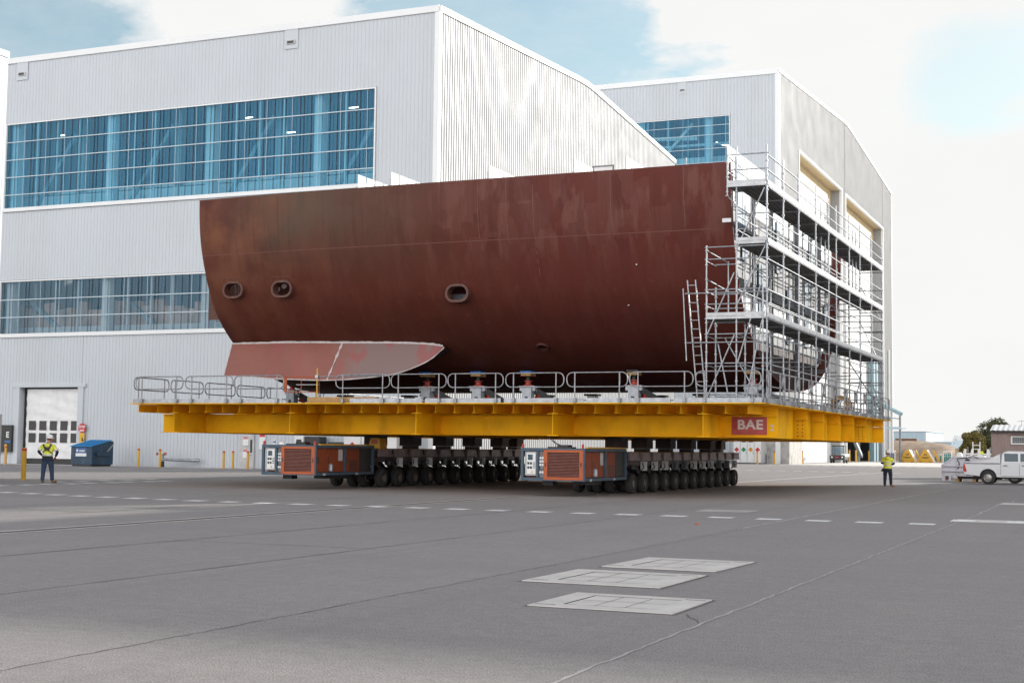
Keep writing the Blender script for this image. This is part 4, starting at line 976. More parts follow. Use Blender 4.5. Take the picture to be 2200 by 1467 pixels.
    while z < z1-.17: g.bar((gx0+.141,y0+.03,z),(gx1-.141,y0+.03,z),.05,.020,up=(0,.55,.8)); z += .052
    g.build('slat', K['grille'], rg)
    for x in (gx0+.07,gx1-.07): M().box(x-.02,x+.02,y0-.016,y0-.011,1.05,1.2).build('latch', K['signblack'], rg)
    # side doors facing the open yard
    for a, b, m in ((46.75,47.45,'orange_shaded'),(47.5,48.72,'orange_shaded'),(48.9,50.0,'orange_shaded'),(50.05,50.95,'signblack')):
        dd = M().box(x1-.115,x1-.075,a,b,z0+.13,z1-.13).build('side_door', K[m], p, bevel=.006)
        if m == 'orange_shaded': M().box(x1-.074,x1-.066,a+.08,a+.13,1.0,1.25).build('latch', K['signblack'], dd)
    d2 = M().box(x1-.072,x1-.062,48.35,48.65,1.1,1.55).build('gauge_window', K['lgrey'], p)
    g = M()
    for i in range(7): g.box(x1-.072,x1-.064,49.2,49.85,.74+.055*i,.765+.055*i)
    g.build('louvre', K['signblack'], p)
    M().lathe([(.09,0),(.1,.05),(.1,.25),(.07,.3)],(x1-.03,47.7,z0+.15),n=10).build('filter_bowl', K['galv'], p)
    M().box(x1-.1,x1-.002,46.9,51.05,z1+.003,z1+.05).build('yellow_rail', K['boll'], p)
    for y in (47.1,49.6): M().box(x1+.001,x1+.006,y,y+.18,z0+.0,z0+.08).build('plate_label', K['lgrey'], p)
    g = M().box(x0+.9,x0+1.8,y0+.3,y0+.8,z1,z1+.05); g.box(x0+1.2,x0+1.6,y0+.5,y0+.9,z1+.05,z1+.12); g.build('top_hatch', K['black'], p)
    for x in (x0+.06,x1-.1): M().lathe([(.05,0),(.05,.12),(.03,.15)],(x,y0+.08,z1),n=8).build('corner_lamp', K['dkred'], p)
    M().box(x0+.6,x0+1.0,y0+.6,y0+1.0,z0-.16,z0).box(x1-.8,x1-.4,y0+1.2,y0+2.8,z0-.14,z0).build('sump', K['black'], p)
    M().bar((xc-.9,51.1,1.2),(xc-.9,51.5,1.3),.12,.2).bar((xc+.9,51.1,1.2),(xc+.9,51.5,1.3),.12,.2).build('coupling', K['black'], t)
    return t
trailer(-29.43,'left of two long many-wheeled self-propelled trailers under the platform, orange power pack in front')
trailer(-18.6,'right of two long many-wheeled self-propelled trailers under the platform, orange power pack in front')
me_w = WP.data
for c in list(WP.children): bpy.data.objects.remove(c)
bpy.data.objects.remove(WP)
# packing posts between trailers and girders
pn = ['front','second','third','fourth','fifth','rear']
for xc, side in ((-29.43,'left'),(-18.6,'right')):
    for i, y in enumerate((53.4,56.6,59.9,63.1,66.4,70.0)):
        if i == 5 : y = 68.3
        t = thing('packing_beam', f'dark steel packing block, {pn[i]} of six on the {side} trailer', 'packing block', (xc,y,1.587), 'packing blocks between trailers and platform')
        M().box(xc-.34,xc+.34,y-.42,y+.42,1.72,2.10).build('block', K['darkbrown'], t, bevel=.01)
        M().box(xc-.26,xc+.26,y-.30,y+.30,1.589,1.718).build('base', K['darkbrown'], t)
        M().box(xc-.40,xc+.40,y-.5,y+.5,2.103,2.153).build('top_plate', K['black'], t)
t = thing('crate', 'worn yellow tapered crate standing on the left trailer', 'crate', (-28.55,51.9,1.59))
M().prism([(-28.85,1.59),(-28.28,1.59),(-28.33,2.02),(-28.75,2.02)],'y',51.7,52.3).build('body', K['boll'], t, bevel=.01)
M().box(-28.70,-28.42,51.69,51.698,1.78,1.96).build('panel', K['orange'], t)
t = thing('coolant_can', 'blue-topped white bottle standing on the left power pack', 'bottle', (-30.3,46.9,1.705))
M().lathe([(0,0),(.05,0),(.05,.14),(.02,.18),(.02,.22),(0,.22)],(-30.3,46.9,1.705),n=12).build('bottle', K['white'], t, smooth=40)
M().lathe([(.052,.07),(.052,.13)],(-30.3,46.9,1.705),n=12).build('band', K['signblue'], t)
t = thing('hard_hat', 'white hard hat left on top of the left power pack', 'helmet', (-29.95,46.9,1.755))
M().lathe([(.13,0),(.12,.05),(.08,.1),(0,.12)],(-29.95,46.9,1.705),n=14).build('shell', K['helmet'], t, smooth=60)
M().lathe([(.13,0),(.16,.005),(.16,.012),(.12,.02)],(-29.95,46.9,1.705),n=14).build('brim', K['helmet'], t)
for xw, lab in ((-18.9,'straight black cable hanging from the platform to the right power pack'),):
    tag(M().tube([(-19.25,47.7,2.14),(-18.9,47.5,1.9),(-18.35,47.3,1.72)],.018,6).tube([(-19.2,47.9,2.14),(-18.95,47.8,1.85),(-18.95,47.7,1.7)],.01,6).build('cable', K['black']), lab, 'cable')
# ------------------------------------------------------------------ scaffold at the open end of the hull
def scaffold():
    X0, X1, X2 = -11.15, -12.2, -13.25
    t = thing('scaffold', 'galvanised tube scaffold wrapped round the open end of the ship section', 'scaffold', (-11.7,59,ZD))
    ys = [47.3,49.8,52.35,55.5,58.1,59.75,62.8,65.5,68.6,71.8]
    def std(x, y, z0, z1):
        g = M().tube([(x,y,z0),(x,y,z1)],.030,8); z = z0+.15
        g.box(x-.07,x+.07,y-.07,y+.07,z0-.03 if z0 < 3.4 else z0,z0+.012)
        z = 3.55
        while z < z1-.1:
            if z > z0+.1: g.lathe([(.031,-.025),(.055,-.02),(.055,.02),(.031,.025)],(x,y,z),n=8)
            z += .5
        return g.build('standard', K['galv'], t, smooth=50)
    def tub(name, a, b, r=.024):
        return M().tube([a,b],r,7).build(name, K['galv'], t, smooth=60)
    for i, y in enumerate(ys):
        std(X0, y, ZD+.04, 12.1-.05*(i%3)); std(X1, y, ZD+.04, 12.1 if i == 0 else 11.3)
    std(X2, 47.3, ZD+.04, 8.72); std(X2, 48.5, ZD+.04, 7.4); std(X1, 48.5, ZD+.04, 8.3); std(-12.52, 47.3, 10.4, 12.0); std(-12.52,48.4,10.4,12.0)
    std(X0-.12, 47.22, ZD+.04, 7.35)
    for i in (4,7): std(X0-.5, ys[i]+1.0, 8.9, 12.0); std(X0-.5, ys[i]+1.9, 8.9, 12.0)
    # ledgers along the hull end
    for z in (3.62,4.62,5.62,6.15,6.65,7.15,8.2,8.70,9.2,9.7,10.68,11.25,11.78):
        tub('ledger',(X0,ys[0]-.08,z),(X0,ys[-1]+.08,z))
        if z not in (6.65,11.78): tub('ledger',(X1,ys[0],z+.03),(X1,ys[-1],z+.03))
    # front face transoms
    for z in (3.55,4.62,5.62,6.15,6.65,7.15,8.2,8.70,9.2,9.72,10.68,11.25,11.78):
        tub('transom',(X0+.08,47.3,z+.04),((X2-.06) if z < 8.6 else (X1-.06 if z < 10.5 else -12.56),47.3,z+.04))
        if z < 8.6: tub('transom',(X2,47.3,z-.03),(X2,48.5,z-.05)); tub('transom',(X1,48.5,z),(X2,48.5,z))
    tub('transom',(X2-.06,47.3,8.66),(X0,47.3,8.66))
    for y in ys[1:]:
        for z in (3.62,5.0,6.1,8.16,8.62,10.62): tub('transom',(X0+.06,y,z-.02),(X1-.06,y,z-.02))
        if y > 55: tub('transom',(X0+.06,y,7.6),(X1-.06,y,7.6))
    for z in (4.1,4.62,5.1,5.62,7.15,7.65,9.2,9.7,11.25): tub('transom',(X0+.06,ys[-1]+.02,z),(X1-.9,ys[-1]+.02,z))
    # braces
    for a, b in (((X0-.06,47.24,10.62),(X1+.04,47.24,8.6)),((X0-.04,47.24,8.62),(X1+.04,47.24,6.65)),((X0-.2,47.24,7.3),(X1+.05,47.24,4.64)),((X0-.15,47.24,6.1),(X1+.35,47.24,3.42)),
                 ((X1-.06,47.24,7.75),(X2+.05,47.24,5.65)),((X1-.05,47.24,5.62),(X2+.05,47.24,3.5)),((X2+.35,48.45,5.6),(X0-.5,48.45,3.4)),((X2+.1,48.45,5.4),(X2+.5,48.45,3.4)),
                 ((X0+.05,ys[4],5.6),(X0+.05,ys[3]+.9,3.6)),((X0+.05,ys[7],5.2),(X0+.05,ys[6]+.5,3.5)),((X0-.5,ys[-1]+.03,5.1),(X0+.02,ys[-1]+.03,3.5)),((X1,ys[-1]+.05,8.1),(X0+.02,ys[-1]+.05,5.7)),((X1,ys[-1]+.05,9.9),(X0+.02,ys[-1]+.05,8.1)),((X1-.1,ys[-2],6.1),(X0,ys[-1]+.04,3.6))):
        tub('brace', a, b, .027)
    # decks of five planks each, toe boards outside
    for z, xl in ((10.70,-12.5),(8.72,X1),(6.17,X1)):
        for k in range(5):
            a = X0-.03-(.985/5)*(k+1)+.008; b = X0-.03-(.985/5)*k-.008
            M().box(a,b,ys[0]+.04,ys[-1]-.04,z,z+.06).box(a+.02,a+.035,ys[0]+.04,ys[-1]-.04,z-.04,z).box(b-.035,b-.02,ys[0]+.04,ys[-1]-.04,z-.04,z).build('plank', K['plankdark'], t)
        for a, b in zip(ys, ys[1:]): M().box(X0+.032,X0+.048,a+.02,b-.02,z+.005,z+.185).build('toe_board', K['alu'], t)
        g = M().box((X2 if z < 7 else xl),X0-.03,47.215,47.235,z+.0,z+.09); g.box((X2 if z < 7 else xl),X0-.03,47.215,47.238,z+.10,z+.22); g.build('toe_board', K['alu'], t)
    for k in range(3): M().box(X2+.02,X1-.04,47.36+.37*k,47.7+.37*k,6.17,6.23).build('plank', K['plankdark'], t)
    M().box(-12.5,X1-.02,47.36,48.3,10.70,10.76).build('plank', K['plankdark'], t)
    tub('brace',(-12.52,47.3,10.42),(X1,47.3,10.05),.02); tub('ledger',(-12.52,47.3,11.8),(-12.52,49.2,11.75)); tub('ledger',(-12.52,47.3,11.25),(-12.52,49.2,11.2))
    # bent handrail pieces of the side bay
    for z in (8.2,7.2): tub('ledger',(X2,47.36,z+.35),(X2+.45,48.5,z+.05)); tub('standard',(X2+.45,48.5,z-.75),(X2+.45,48.5,z+.1))
    # tubes holding the ladder
    for z in (7.15,5.45): tub('transom',(X0,47.22,z-.08),(-14.0,47.22,z-.08))
    tub('standard',(-14.05,47.18,7.25),(-13.92,47.18,4.75),.022)
    l = thing('ladder', 'aluminium ladder tied to the left side of the scaffold', 'ladder', (-13.5,47.35,ZD))
    A, B = Vector((-13.93,47.30,7.55)), Vector((-13.62,47.55,3.32)); dx = Vector((.29,0,0))
    M().bar(A,B,.028,.07,up=(0,1,0)).build('stile', K['alu'], l); M().bar(A+dx,B+dx,.028,.07,up=(0,1,0)).build('stile', K['alu'], l)
    for i in range(14):
        p = A.lerp(B,(i+.6)/14); M().tube([p,p+dx],.016,6).build('rung', K['alu'], l)
scaffold()
tag(M().prism([(-12.05,7.35),(-11.98,7.35),(-11.85,7.9),(-11.92,7.95)],'y',48.2,48.23).build('hanging_strap', K['lgrey']), 'grey strap hanging inside the lower scaffold bay', 'strap')
t = thing('cable_drum', 'beige cable bundle lying on the deck edge behind the right guardrails', 'cable bundle', (-11.5,63,ZD))
M().lathe([(.25,-.4),(.42,-.38),(.42,-.33),(.3,-.3),(.3,.3),(.42,.33),(.42,.38),(.25,.4)],(-11.55,63,ZD+.42),(0,1,0),16).build('drum', K['timber'], t, smooth=40)
M().tube([(-11.3+.1*math.sin(i),62.2+.05*i,ZD+.1+.08*math.cos(i*1.3)) for i in range(16)],.02,5).build('cable', K['black'], t)

# ------------------------------------------------------------------ people
def skin(name, V, E_, m, parent, sub=1, root=0):
    """V: (x,y,z,rx,ry); grown into one continuous surface"""
    me = bpy.data.meshes.new(name); me.from_pydata([v[:3] for v in V], E_, [])
    o = bpy.data.objects.new(name, me); COL.objects.link(o)
    o.modifiers.new('Skin','SKIN')
    for i, v in enumerate(V):
        sv = me.skin_vertices[0].data[i]; sv.radius = (v[3], v[4] if len(v) > 4 else v[3]); sv.use_root = (i == root)
    if sub: s_ = o.modifiers.new('Sub','SUBSURF'); s_.levels = s_.render_levels = sub
    dg = bpy.context.evaluated_depsgraph_get(); nm = bpy.data.meshes.new_from_object(o.evaluated_get(dg))
    bpy.data.objects.remove(o); nm.shade_smooth(); nm.name = name
    o = bpy.data.objects.new(name, nm); COL.objects.link(o); nm.materials.append(m); o.parent = parent
    ORI[o] = Vector(); return o
def person(loc, rz, sc, lab, LE, LW, RE, RW, lfoot, rfoot, harness, boots, face, trous):
    sx = .20
    V = [(0,0,.95,.118,.085),(0,.0,1.10,.145,.10),(0,.0,1.30,.17,.115),(0,-.01,1.45,.10,.075),(face*.02,.02,1.53,.055,.058),(face*.04,.04,1.62,.070,.085),(face*.035,.03,1.71,.066,.08)]
    Ed = [(0,1),(1,2),(2,3),(3,4),(4,5),(5,6)]
    nx = face*.105; V.append((.02*face+nx*1.15,.135,1.60,.014,.014)); Ed.append((5,7))
    for s, el, wr in ((1,RE,RW),(-1,LE,LW)):
        n = len(V); V += [(s*sx,-.01,1.40,.062),(*el,.046),(*wr,.033)]; Ed += [(2,n),(n,n+1),(n+1,n+2)]
    for s, ft in ((1,rfoot),(-1,lfoot)):
        n = len(V); kx = (s*.10+ft[0])/2
        V += [(s*.085,0,.88,.07),(kx+.005*s,(ft[1])/2+.02,.49,.062),(ft[0],ft[1],.10,.045),(ft[0]+ft[2]*.13,ft[1]+ft[3]*.13,.045,.04,.035)]; Ed += [(0,n),(n,n+1),(n+1,n+2),(n+2,n+3)]
    root = skin('person', V, Ed, K['skin'], None)
    tag(root, lab, 'person', 'workers in hi-vis jackets')
    P = root
    # jacket with short bright sleeves
    J = [(0,-.005,.86,.182,.140),(0,-.005,1.10,.172,.13),(0,-.01,1.27,.188,.14),(0,-.015,1.40,.130,.105),(0,-.01,1.475,.080,.075)]
    je = [(0,1),(1,2),(2,3),(3,4)]
    def lp(a, b, u): return tuple(a[i]+(b[i]-a[i])*u for i in range(3))
    for s, el in ((1,RE),(-1,LE)):
        n = len(J); sh_ = (s*(sx-.01),-.012,1.372); J += [(*sh_,.076),(*lp(sh_,el,.78),.066)]; je += [(2,n),(n,n+1)]
    skin('jacket', J, je, K['hivis'], P, 2)
    M().lathe([(.05,0),(.105,.0),(.12,.05),(.10,.10),(.06,.115)],(0,-.085,1.36),(0,-.25,1),14).build('hood', K['hivis'], P, smooth=70)
    for s, el, wr in ((1,RE,RW),(-1,LE,LW)):
        sh_ = (s*sx,-.01,1.39); a = lp(sh_,el,.72)
        sl = skin('sleeve', [(*a,.066),(*el,.062),(*lp(el,wr,.9),.044)], [(0,1),(1,2)], K['navy'], P, 1)
        d = (Vector(el)-Vector(sh_)).normalized()
        M().lathe([(.073,-.03),(.077,-.028),(.077,.028),(.073,.03)],lp(sh_,el,.66),tuple(d),14).build('sleeve_band', K['reflect'], P)
        hd = (Vector(wr)-Vector(el)).normalized(); w_ = Vector(wr); sd = hd.cross(Vector((0,0,1)))
        if sd.length < .2: sd = hd.cross(Vector((0,1,0)))
        sd.normalize(); G = [(*(w_-hd*.01),.027),(*(w_+hd*.075),.036,.02)]; ge = [(0,1)]; cu = Vector((0,1,0))*.02
        for k in range(4):
            n = len(G); b = w_+hd*.085+sd*(.026-.0175*k); L = (.055,.065,.06,.045)[k]
            G += [(*b,.0105),(*(b+hd*L*.55+cu*.3),.0095),(*(b+hd*L*.9+cu*1.2),.0085)]; ge += [(1,n),(n,n+1),(n+1,n+2)]
        n = len(G); b = w_+hd*.03+sd*.036; G += [(*b,.012),(*(b+hd*.045+sd*.012+cu*.5),.010)]; ge += [(0,n),(n,n+1)]
        skin('glove', G, ge, K['glove'] if harness else K['skin'], P, 1)
    # torso bands, dark shirt tail
    def ring(z, rx, ry, h, m, name, y=-.007):
        g = M(); n = 28
        for r_in, r_out in ((0,0),):
            vs = []
            for zz, e in ((z-h,0),(z-h,.006),(z+h,.006),(z+h,0)):
                vs += [((rx+e)*math.cos(2*math.pi*j/n), y+(ry+e)*math.sin(2*math.pi*j/n), zz) for j in range(n)]
            g.add(vs, [(i*n+j,i*n+(j+1)%n,(i+1)*n+(j+1)%n,(i+1)*n+j) for i in range(3) for j in range(n)])
        o = g.build(name, m, P, smooth=40); return o
    ring(1.045,.182,.138,.026,K['reflect'],'reflective_band')
    if not harness: ring(1.19,.190,.140,.026,K['reflect'],'reflective_band')
    T = [(0,0,1.08,.15,.115),(0,0,.93,.195,.150)]; te = [(0,1)]
    for s, ft in ((1,rfoot),(-1,lfoot)):
        n = len(T); kx = (s*.10+ft[0])/2
        T += [(s*.10,-.005,.80,.122),(kx+.005*s,(ft[1])/2+.02,.49,.083),(ft[0],ft[1]-.005,.13,.070),(ft[0],ft[1],.085,.072)]; te += [(1,n),(n,n+1),(n+1,n+2),(n+2,n+3)]
    skin('trousers', T, te, trous, P, 1)
    for nm, mt, lv in (('shirt_tail', K['navy'], ((1.0,.168,.125),(.93,.183,.140),(.84,.192,.148),(.80,.186,.142))),) if harness else (('jacket_hem', K['hivis'], ((1.06,.168,.124),(.98,.182,.138),(.905,.188,.144),(.89,.180,.136))),):
        g = M(); n = 26
        g.add([(rx*math.cos(2*math.pi*j/n)*(1+.02*math.sin(5*j)), -.006+ry*math.sin(2*math.pi*j/n), z) for z, rx, ry in lv for j in range(n)], [(i*n+j,i*n+(j+1)%n,(i+1)*n+(j+1)%n,(i+1)*n+j) for i in range(len(lv)-1) for j in range(n)])
        g.build(nm, mt, P, smooth=70)
    for s, ft in ((1,rfoot),(-1,lfoot)):
        a = (ft[0],ft[1]-.02,.05); b = (ft[0]+ft[2]*.19,ft[1]+ft[3]*.19,.042)
        skin('boot', [(ft[0],ft[1],.12,.058),(*a,.055,.05),(*lp(a,b,.6),.05,.042),(*b,.042,.036)], [(0,1),(1,2),(2,3)], boots[0 if s > 0 else 1], P, 1)
    # hair, ears, helmet
    hx, hy = face*.036, .03
    M().lathe([(.079,-.05),(.092,0),(.09,.05),(.05,.09),(0,.1)],(hx,hy-.012,1.655),n=16).build('hair', K['hair'], P, smooth=60)
    h = M(); h.lathe([(.118,0),(.122,.02),(.116,.075),(.085,.12),(.04,.142),(0,.148)],(hx,hy,1.665),(-.04*face,-.10,1),22); h.build('helmet', K['helmet'], P, smooth=50)
    fwd_ = Vector((math.sin(face*.9),math.cos(face*.9),0))
    g = M(); n = 14; rim = []
    for i in range(n+1):
        a = -1.25+2.5*i/n; d = Vector((fwd_.x*math.cos(a)+fwd_.y*math.sin(a), fwd_.y*math.cos(a)-fwd_.x*math.sin(a), 0)); e = .118+.055*max(0,math.cos(a*1.25))
        rim.append((Vector((hx,hy,1.672))+d*.112, Vector((hx,hy,1.668))+d*e))
    for (a,b),(c,d) in zip(rim,rim[1:]): g.add([a,b,d,c,a-Vector((0,0,.01)),b-Vector((0,0,.01)),d-Vector((0,0,.01)),c-Vector((0,0,.01))],[(0,1,2,3),(4,7,6,5),(1,5,6,2)])
    g.build('helmet_peak', K['helmet'], P)
    for s in (-1,1):
        e = Vector((hx,hy-.005,1.615))+Vector((fwd_.y,-fwd_.x,0))*s*.078
        M().lathe([(0,.03),(.032,.026),(.036,0),(.03,-.01)],tuple(e),tuple(Vector((fwd_.y,-fwd_.x,0))*s),12).build('ear_muff' if harness else 'ear', K['earmuff'] if harness else K['skin'], P, smooth=50)
    if harness:
        yb = -.162
        g = M().prism([(-.075,1.20),(.06,1.20),(.10,1.31),(.155,1.44),(.10,1.455),(.045,1.34),(-.05,1.34),(-.11,1.455),(-.165,1.43),(-.11,1.30)],'y',yb-.012,yb+.03)
        g.bar((.03,yb+.012,1.21),(.165,-.10,1.10),.03,.012,up=(0,1,0)); g.bar((-.05,yb+.012,1.21),(-.17,-.09,1.14),.03,.012,up=(0,1,0)); g.build('harness', K['black'], P)
    else:
        M().box(-.25,-.18,-.03,.04,.74,.90).bar((-.20,0,.86),(-.29,-.01,.76),.06,.06).build('radio_pouch', K['black'], P)
    root.location = loc; root.rotation_euler = (0,0,rz); root.scale = (sc*1.09,sc*1.09,sc)
    return root
# facing away from the camera, turned a little to the right
person((-41.24,46.75,0), R(30), 1.11, 'worker on the left in white helmet and black harness, hand on hip, watching the load',
       (-.30,-.06,1.16), (-.22,.12,1.02), (.33,-.05,1.14), (.24,.04,.96), (-.15,-.02,0,.95), (.16,.06,.75,.65), True, (K['leather'],K['leather']), .9, K['denim'])
person((-10.97,72.1,0), R(1), 1.0, 'worker on the right beyond the platform corner, hi-vis jacket, seen from behind',
       (-.27,.02,1.15), (-.05,.22,1.10), (.29,.0,1.13), (.08,.22,1.06), (-.13,0,-.1,1), (.14,.02,.85,.5), False, (K['leather'],K['dkboot']), .5, K['navy'])

# ------------------------------------------------------------------ left side: bollards, bin, hydrant, louvred cabinet
def bollard(x, y, h, lab, r=.085, red=True, grp='yellow bollards'):
    t = thing('bollard', lab, 'bollard', (x,y,0), grp)
    M().lathe([(r,0),(r,h-.02),(r*.8,h),(0,h)],(x,y,0),n=16).build('post', K['boll'], t, smooth=40)
    M().lathe([(r+.003,h-.13),(r+.003,h-.03)],(x,y,0),n=16).build('band', K['red'] if red else K['boll'], t, smooth=40)
bollard(-44.77,49.25,1.42,'thick yellow bollard with red band beside the left worker',.105)
bollard(-75.0,80.6,1.35,'yellow bollard at the left edge in front of the black sign')
bollard(-63.9,81.6,1.30,'yellow bollard on the left side of the hydrant')
bollard(-61.6,81.0,1.28,'yellow bollard on the right side of the hydrant')
bollard(-56.75,81.6,1.22,'leftmost yellow bollard guarding the grey personnel door')
bollard(-56.2,81.9,1.22,'middle yellow bollard guarding the grey personnel door')
bollard(-55.2,82.2,1.22,'rightmost yellow bollard guarding the grey personnel door')
bollard(-41.5,171.0,1.55,'yellow bollard in front of the white hazard cabinets',.11)
bollard(-39.2,170.2,1.55,'yellow bollard by the concrete wall right of the hazard cabinets',.11)
bollard(-37.5,178.3,1.7,'slim yellow bollard in front of the white roller door',.08)
bollard(-38.7,217.5,1.9,'left one of two yellow bollards beside the golf cart',.12)
bollard(-38.0,219,1.9,'right one of two yellow bollards beside the golf cart',.12)
bollard(-39.9,242,1.8,'yellow bollard standing in the dark doorway',.12)

def dumpster():
    x0, x1, y0, y1 = -68.0, -66.15, 79.4, 81.65
    t = thing('dumpster', 'navy waste bin with sloping bright blue lid by the hall door', 'waste bin', (-67,81.3,0))
    g = M().prism([(y0,.12),(y1,.12),(y1,1.78),(y1-.25,1.78),(y0,1.36)],'x',x0+.0,x1); g.build('body', K['binblue'], t, bevel=.02)
    g = M().box(x0+.1,x1-.1,y0+.05,y1-.1,.0,.12); g.build('skid', K['signblack'], t)
    L = M(); n = 7
    for i in range(n):
        a = x0-.06+(x1-x0+.12)*i/n; b = x0-.06+(x1-x0+.12)*(i+1)/n; q = (b-a)
        pts = [(a,0),(a+q*.65,0),(a+q*.72,.04),(b-q*.03,.04),(b,0),(b,-.03),(a,-.03)]
        vs = [(x, y0-.12, 1.40+z) for x, z in pts]+[(x, y1-.28, 1.84+z) for x, z in pts]; k = len(pts)
        L.add(vs, [tuple(range(k-1,-1,-1)),tuple(range(k,2*k))]+[(j,(j+1)%k,k+(j+1)%k,k+j) for j in range(k)])
    L.build('lid', K['lidblue'], t)
    M().box(x1,x1+.18,y0+.4,y0+1.7,.72,.98).box(x0-.18,x0,y0+.4,y0+1.7,.72,.98).build('fork_pocket', K['binblue'], t, bevel=.01)
    s = M().box(x0+.42,x0+1.35,y0-.012,y0-.002,.92,1.30).build('sign', K['signblue'], t)
    text('suez',.26,(x0+.98,y0-.018,1.10),FRONT,K['signwhite'],s,bold=.006)
    M().lathe([(.03,0),(.05,.004),(.075,.004),(.09,0)],(x0+.56,y0-.014,1.10),(0,-1,0),14).build('logo', K['signwhite'], s)
    M().box(x0+.42,x0+1.35,y0-.012,y0-.002,.70,.915).build('sign', K['signwhite'], t)
    M().bar((x1+.02,y0+1.6,1.05),(x1+.02,y0+2.3,1.62),.05,.04).build('lid_stay', K['lgrey'], t)
dumpster()
t = thing('fire_hydrant', 'silver twin-outlet hydrant with red caps and pipe at the hall wall', 'hydrant', (-62.6,82.6,0))
M().tube([(-62.6,82.6,.4),(-62.6,82.6,.95)],.11,12).build('riser', K['galv'], t, smooth=50)
M().lathe([(.14,0),(.14,.4),(.11,.42)],(-62.6,82.6,0),n=12).build('base', K['signblack'], t)
M().tube([(-62.6,82.6,.55),(-61.9,83.3,.5),(-60.6,83.5,.5),(-60.2,83.6,.5)],.10,10,r2=.13).build('pipe', K['galv'], t, smooth=50)
for s in (-1,1):
    M().tube([(-62.6,82.6,.9),(-62.6+.3*s,82.45,.93)],.06,8).build('outlet', K['galv'], t)
    M().lathe([(.10,0),(.10,.1),(.04,.12)],(-62.6+.3*s,82.45,.93),(s,-.5,0),12).build('cap', K['dkred'], t)
t = thing('louvred_cabinet', 'tall grey louvred cabinet with danger sign cut off at the left edge', 'cabinet', (-47.2,49.6,0))
M().box(-49.4,-47.0,49.55,50.2,.08,2.92).build('body', K['lgrey'], t, bevel=.015)
g = M(); z = .3
while z < 2.2: g.bar((-49.3,49.52,z),(-47.06,49.52,z),.045,.012,up=(0,.6,.8)); z += .055
g.build('louvre', K['white'], t)
sg = M().box(-48.2,-47.12,49.525,49.54,2.42,2.68).build('sign', K['signblack'], t)
M().box(-48.1,-47.22,49.518,49.524,2.47,2.63).build('sign_header', K['signred'], sg); text('DANGER',.16,(-47.66,49.512,2.55),FRONT,K['signwhite'],sg)
M().box(-46.99,-46.88,49.7,49.85,1.3,1.42).tube([(-46.95,49.75,1.1),(-46.8,49.5,.3),(-46.55,49.3,.02)],.02,5).build('hose', K['signblack'], t)

# cabinets with hazard diamonds behind the trailers
def hazcab(x0, x1, y, dep, h, ndoor, cols, lab, grp):
    t = thing('hazard_cabinet', lab, 'storage cabinet', ((x0+x1)/2,y,0), grp)
    M().box(x0,x1,y,y+dep,.1,h).build('body', K['lgrey'], t, bevel=.02); M().box(x0-.06,x1+.06,y-.06,y+dep,h,h+.12).build('roof', K['white'], t)
    M().box(x0+.05,x1-.05,y+.1,y+dep-.1,0,.1).build('plinth', K['signblack'], t)
    wd = (x1-x0)/ndoor
    for i in range(ndoor):
        a = x0+wd*i; d = M().box(a+.04,a+wd-.04,y-.04,y-.004,.18,h-.08).build('door', K['white'], t, bevel=.01)
        c = cols[i]; cx, cz, r = a+wd/2, h*.58, min(.34,wd*.36)
        if c: M().prism([(cx-r,cz),(cx,cz-r),(cx+r,cz),(cx,cz+r)],'y',y-.052,y-.041).build('hazard_diamond', K[c], d); M().lathe([(0,.01),(r*.2,.01),(r*.22,0)],(cx,y-.053,cz+r*.35),(0,-1,0),10).build('pictogram', K['signblack'], d)
        M().box(cx-wd*.3,cx+wd*.3,y-.048,y-.041,h-.36,h-.2).build('sign', K['signblack'] if 0 < i < 3 else K['white'], d)
        M().box(a+wd-.14,a+wd-.10,y-.08,y-.041,h*.4,h*.52).build('handle', K['mgrey'], d)
hazcab(-44.9,-41.4,172.6,2.4,3.0,4,['signred','signgreen','signorange','signred'],'white four-door hazard cabinet at the corner of the taller hall','hazard storage cabinets')
hazcab(-47.6,-43.6,82.0,1.6,2.75,3,['signred','signorange',None],'white hazard cabinet glimpsed between packing blocks behind the left trailer','hazard storage cabinets')
t = thing('switch_cabinet', 'pale electrical box with dark window seen above the left power pack', 'cabinet', (-52.5,83,0))
M().box(-51.9,-51.2,82.8,83.7,0,2.3).build('body', K['white'], t, bevel=.02); M().box(-51.75,-51.35,82.78,82.795,1.75,2.05).build('window', K['signblack'], t); M().box(-51.15,-50.0,82.9,83.8,0,2.25).build('dark_unit', K['signblack'], t); M().box(-49.4,-46.9,83.0,83.8,0,1.9).build('low_unit', K['signblack'], t)

# ------------------------------------------------------------------ golf cart by the great door
t = thing('utility_cart', 'small white utility cart with black roof parked by the great door', 'utility cart', (-39.0,206,0))
x, y = -37.6, 203.0
M().prism([(x-1.05,.45),(x+1.05,.45),(x+1.05,1.05),(x+.7,1.15),(x-.7,1.15),(x-1.05,1.05)],'y',y-1.4,y+1.6).build('body', K['signblack'], t, bevel=.06)
M().box(x+.5,x+1.15,y-1.2,y+1.7,.9,1.3).build('side_panel', K['white'], t, bevel=.05)
M().box(x-.85,x+.95,y-1.0,y+1.0,2.35,2.5).build('roof', K['signblack'], t, bevel=.04)
for a in (-.75,.85):
    for b in (-.9,.9): M().bar((x+a,y+b,1.0),(x+a*.95,y+b*.95,2.36),.07,.07).build('roof_post', K['signblack'], t)
M().box(x-.7,x+.8,y-.95,y-.92,1.2,2.3).build('windscreen', K['pane2'], t)
M().box(x-.22,x+.2,y-1.45,y-1.41,.75,.92).build('number_plate', K['signred'], t)
for a in (-.9,.9):
    for b in (-.95,1.1): M().lathe([(.12,-.12),(.3,-.13),(.36,-.06),(.36,.06),(.3,.13),(.12,.12),(0,.1)],(x+a,y+b,.36),(1,0,0),18).build('wheel', K['rubber'], t, smooth=40)
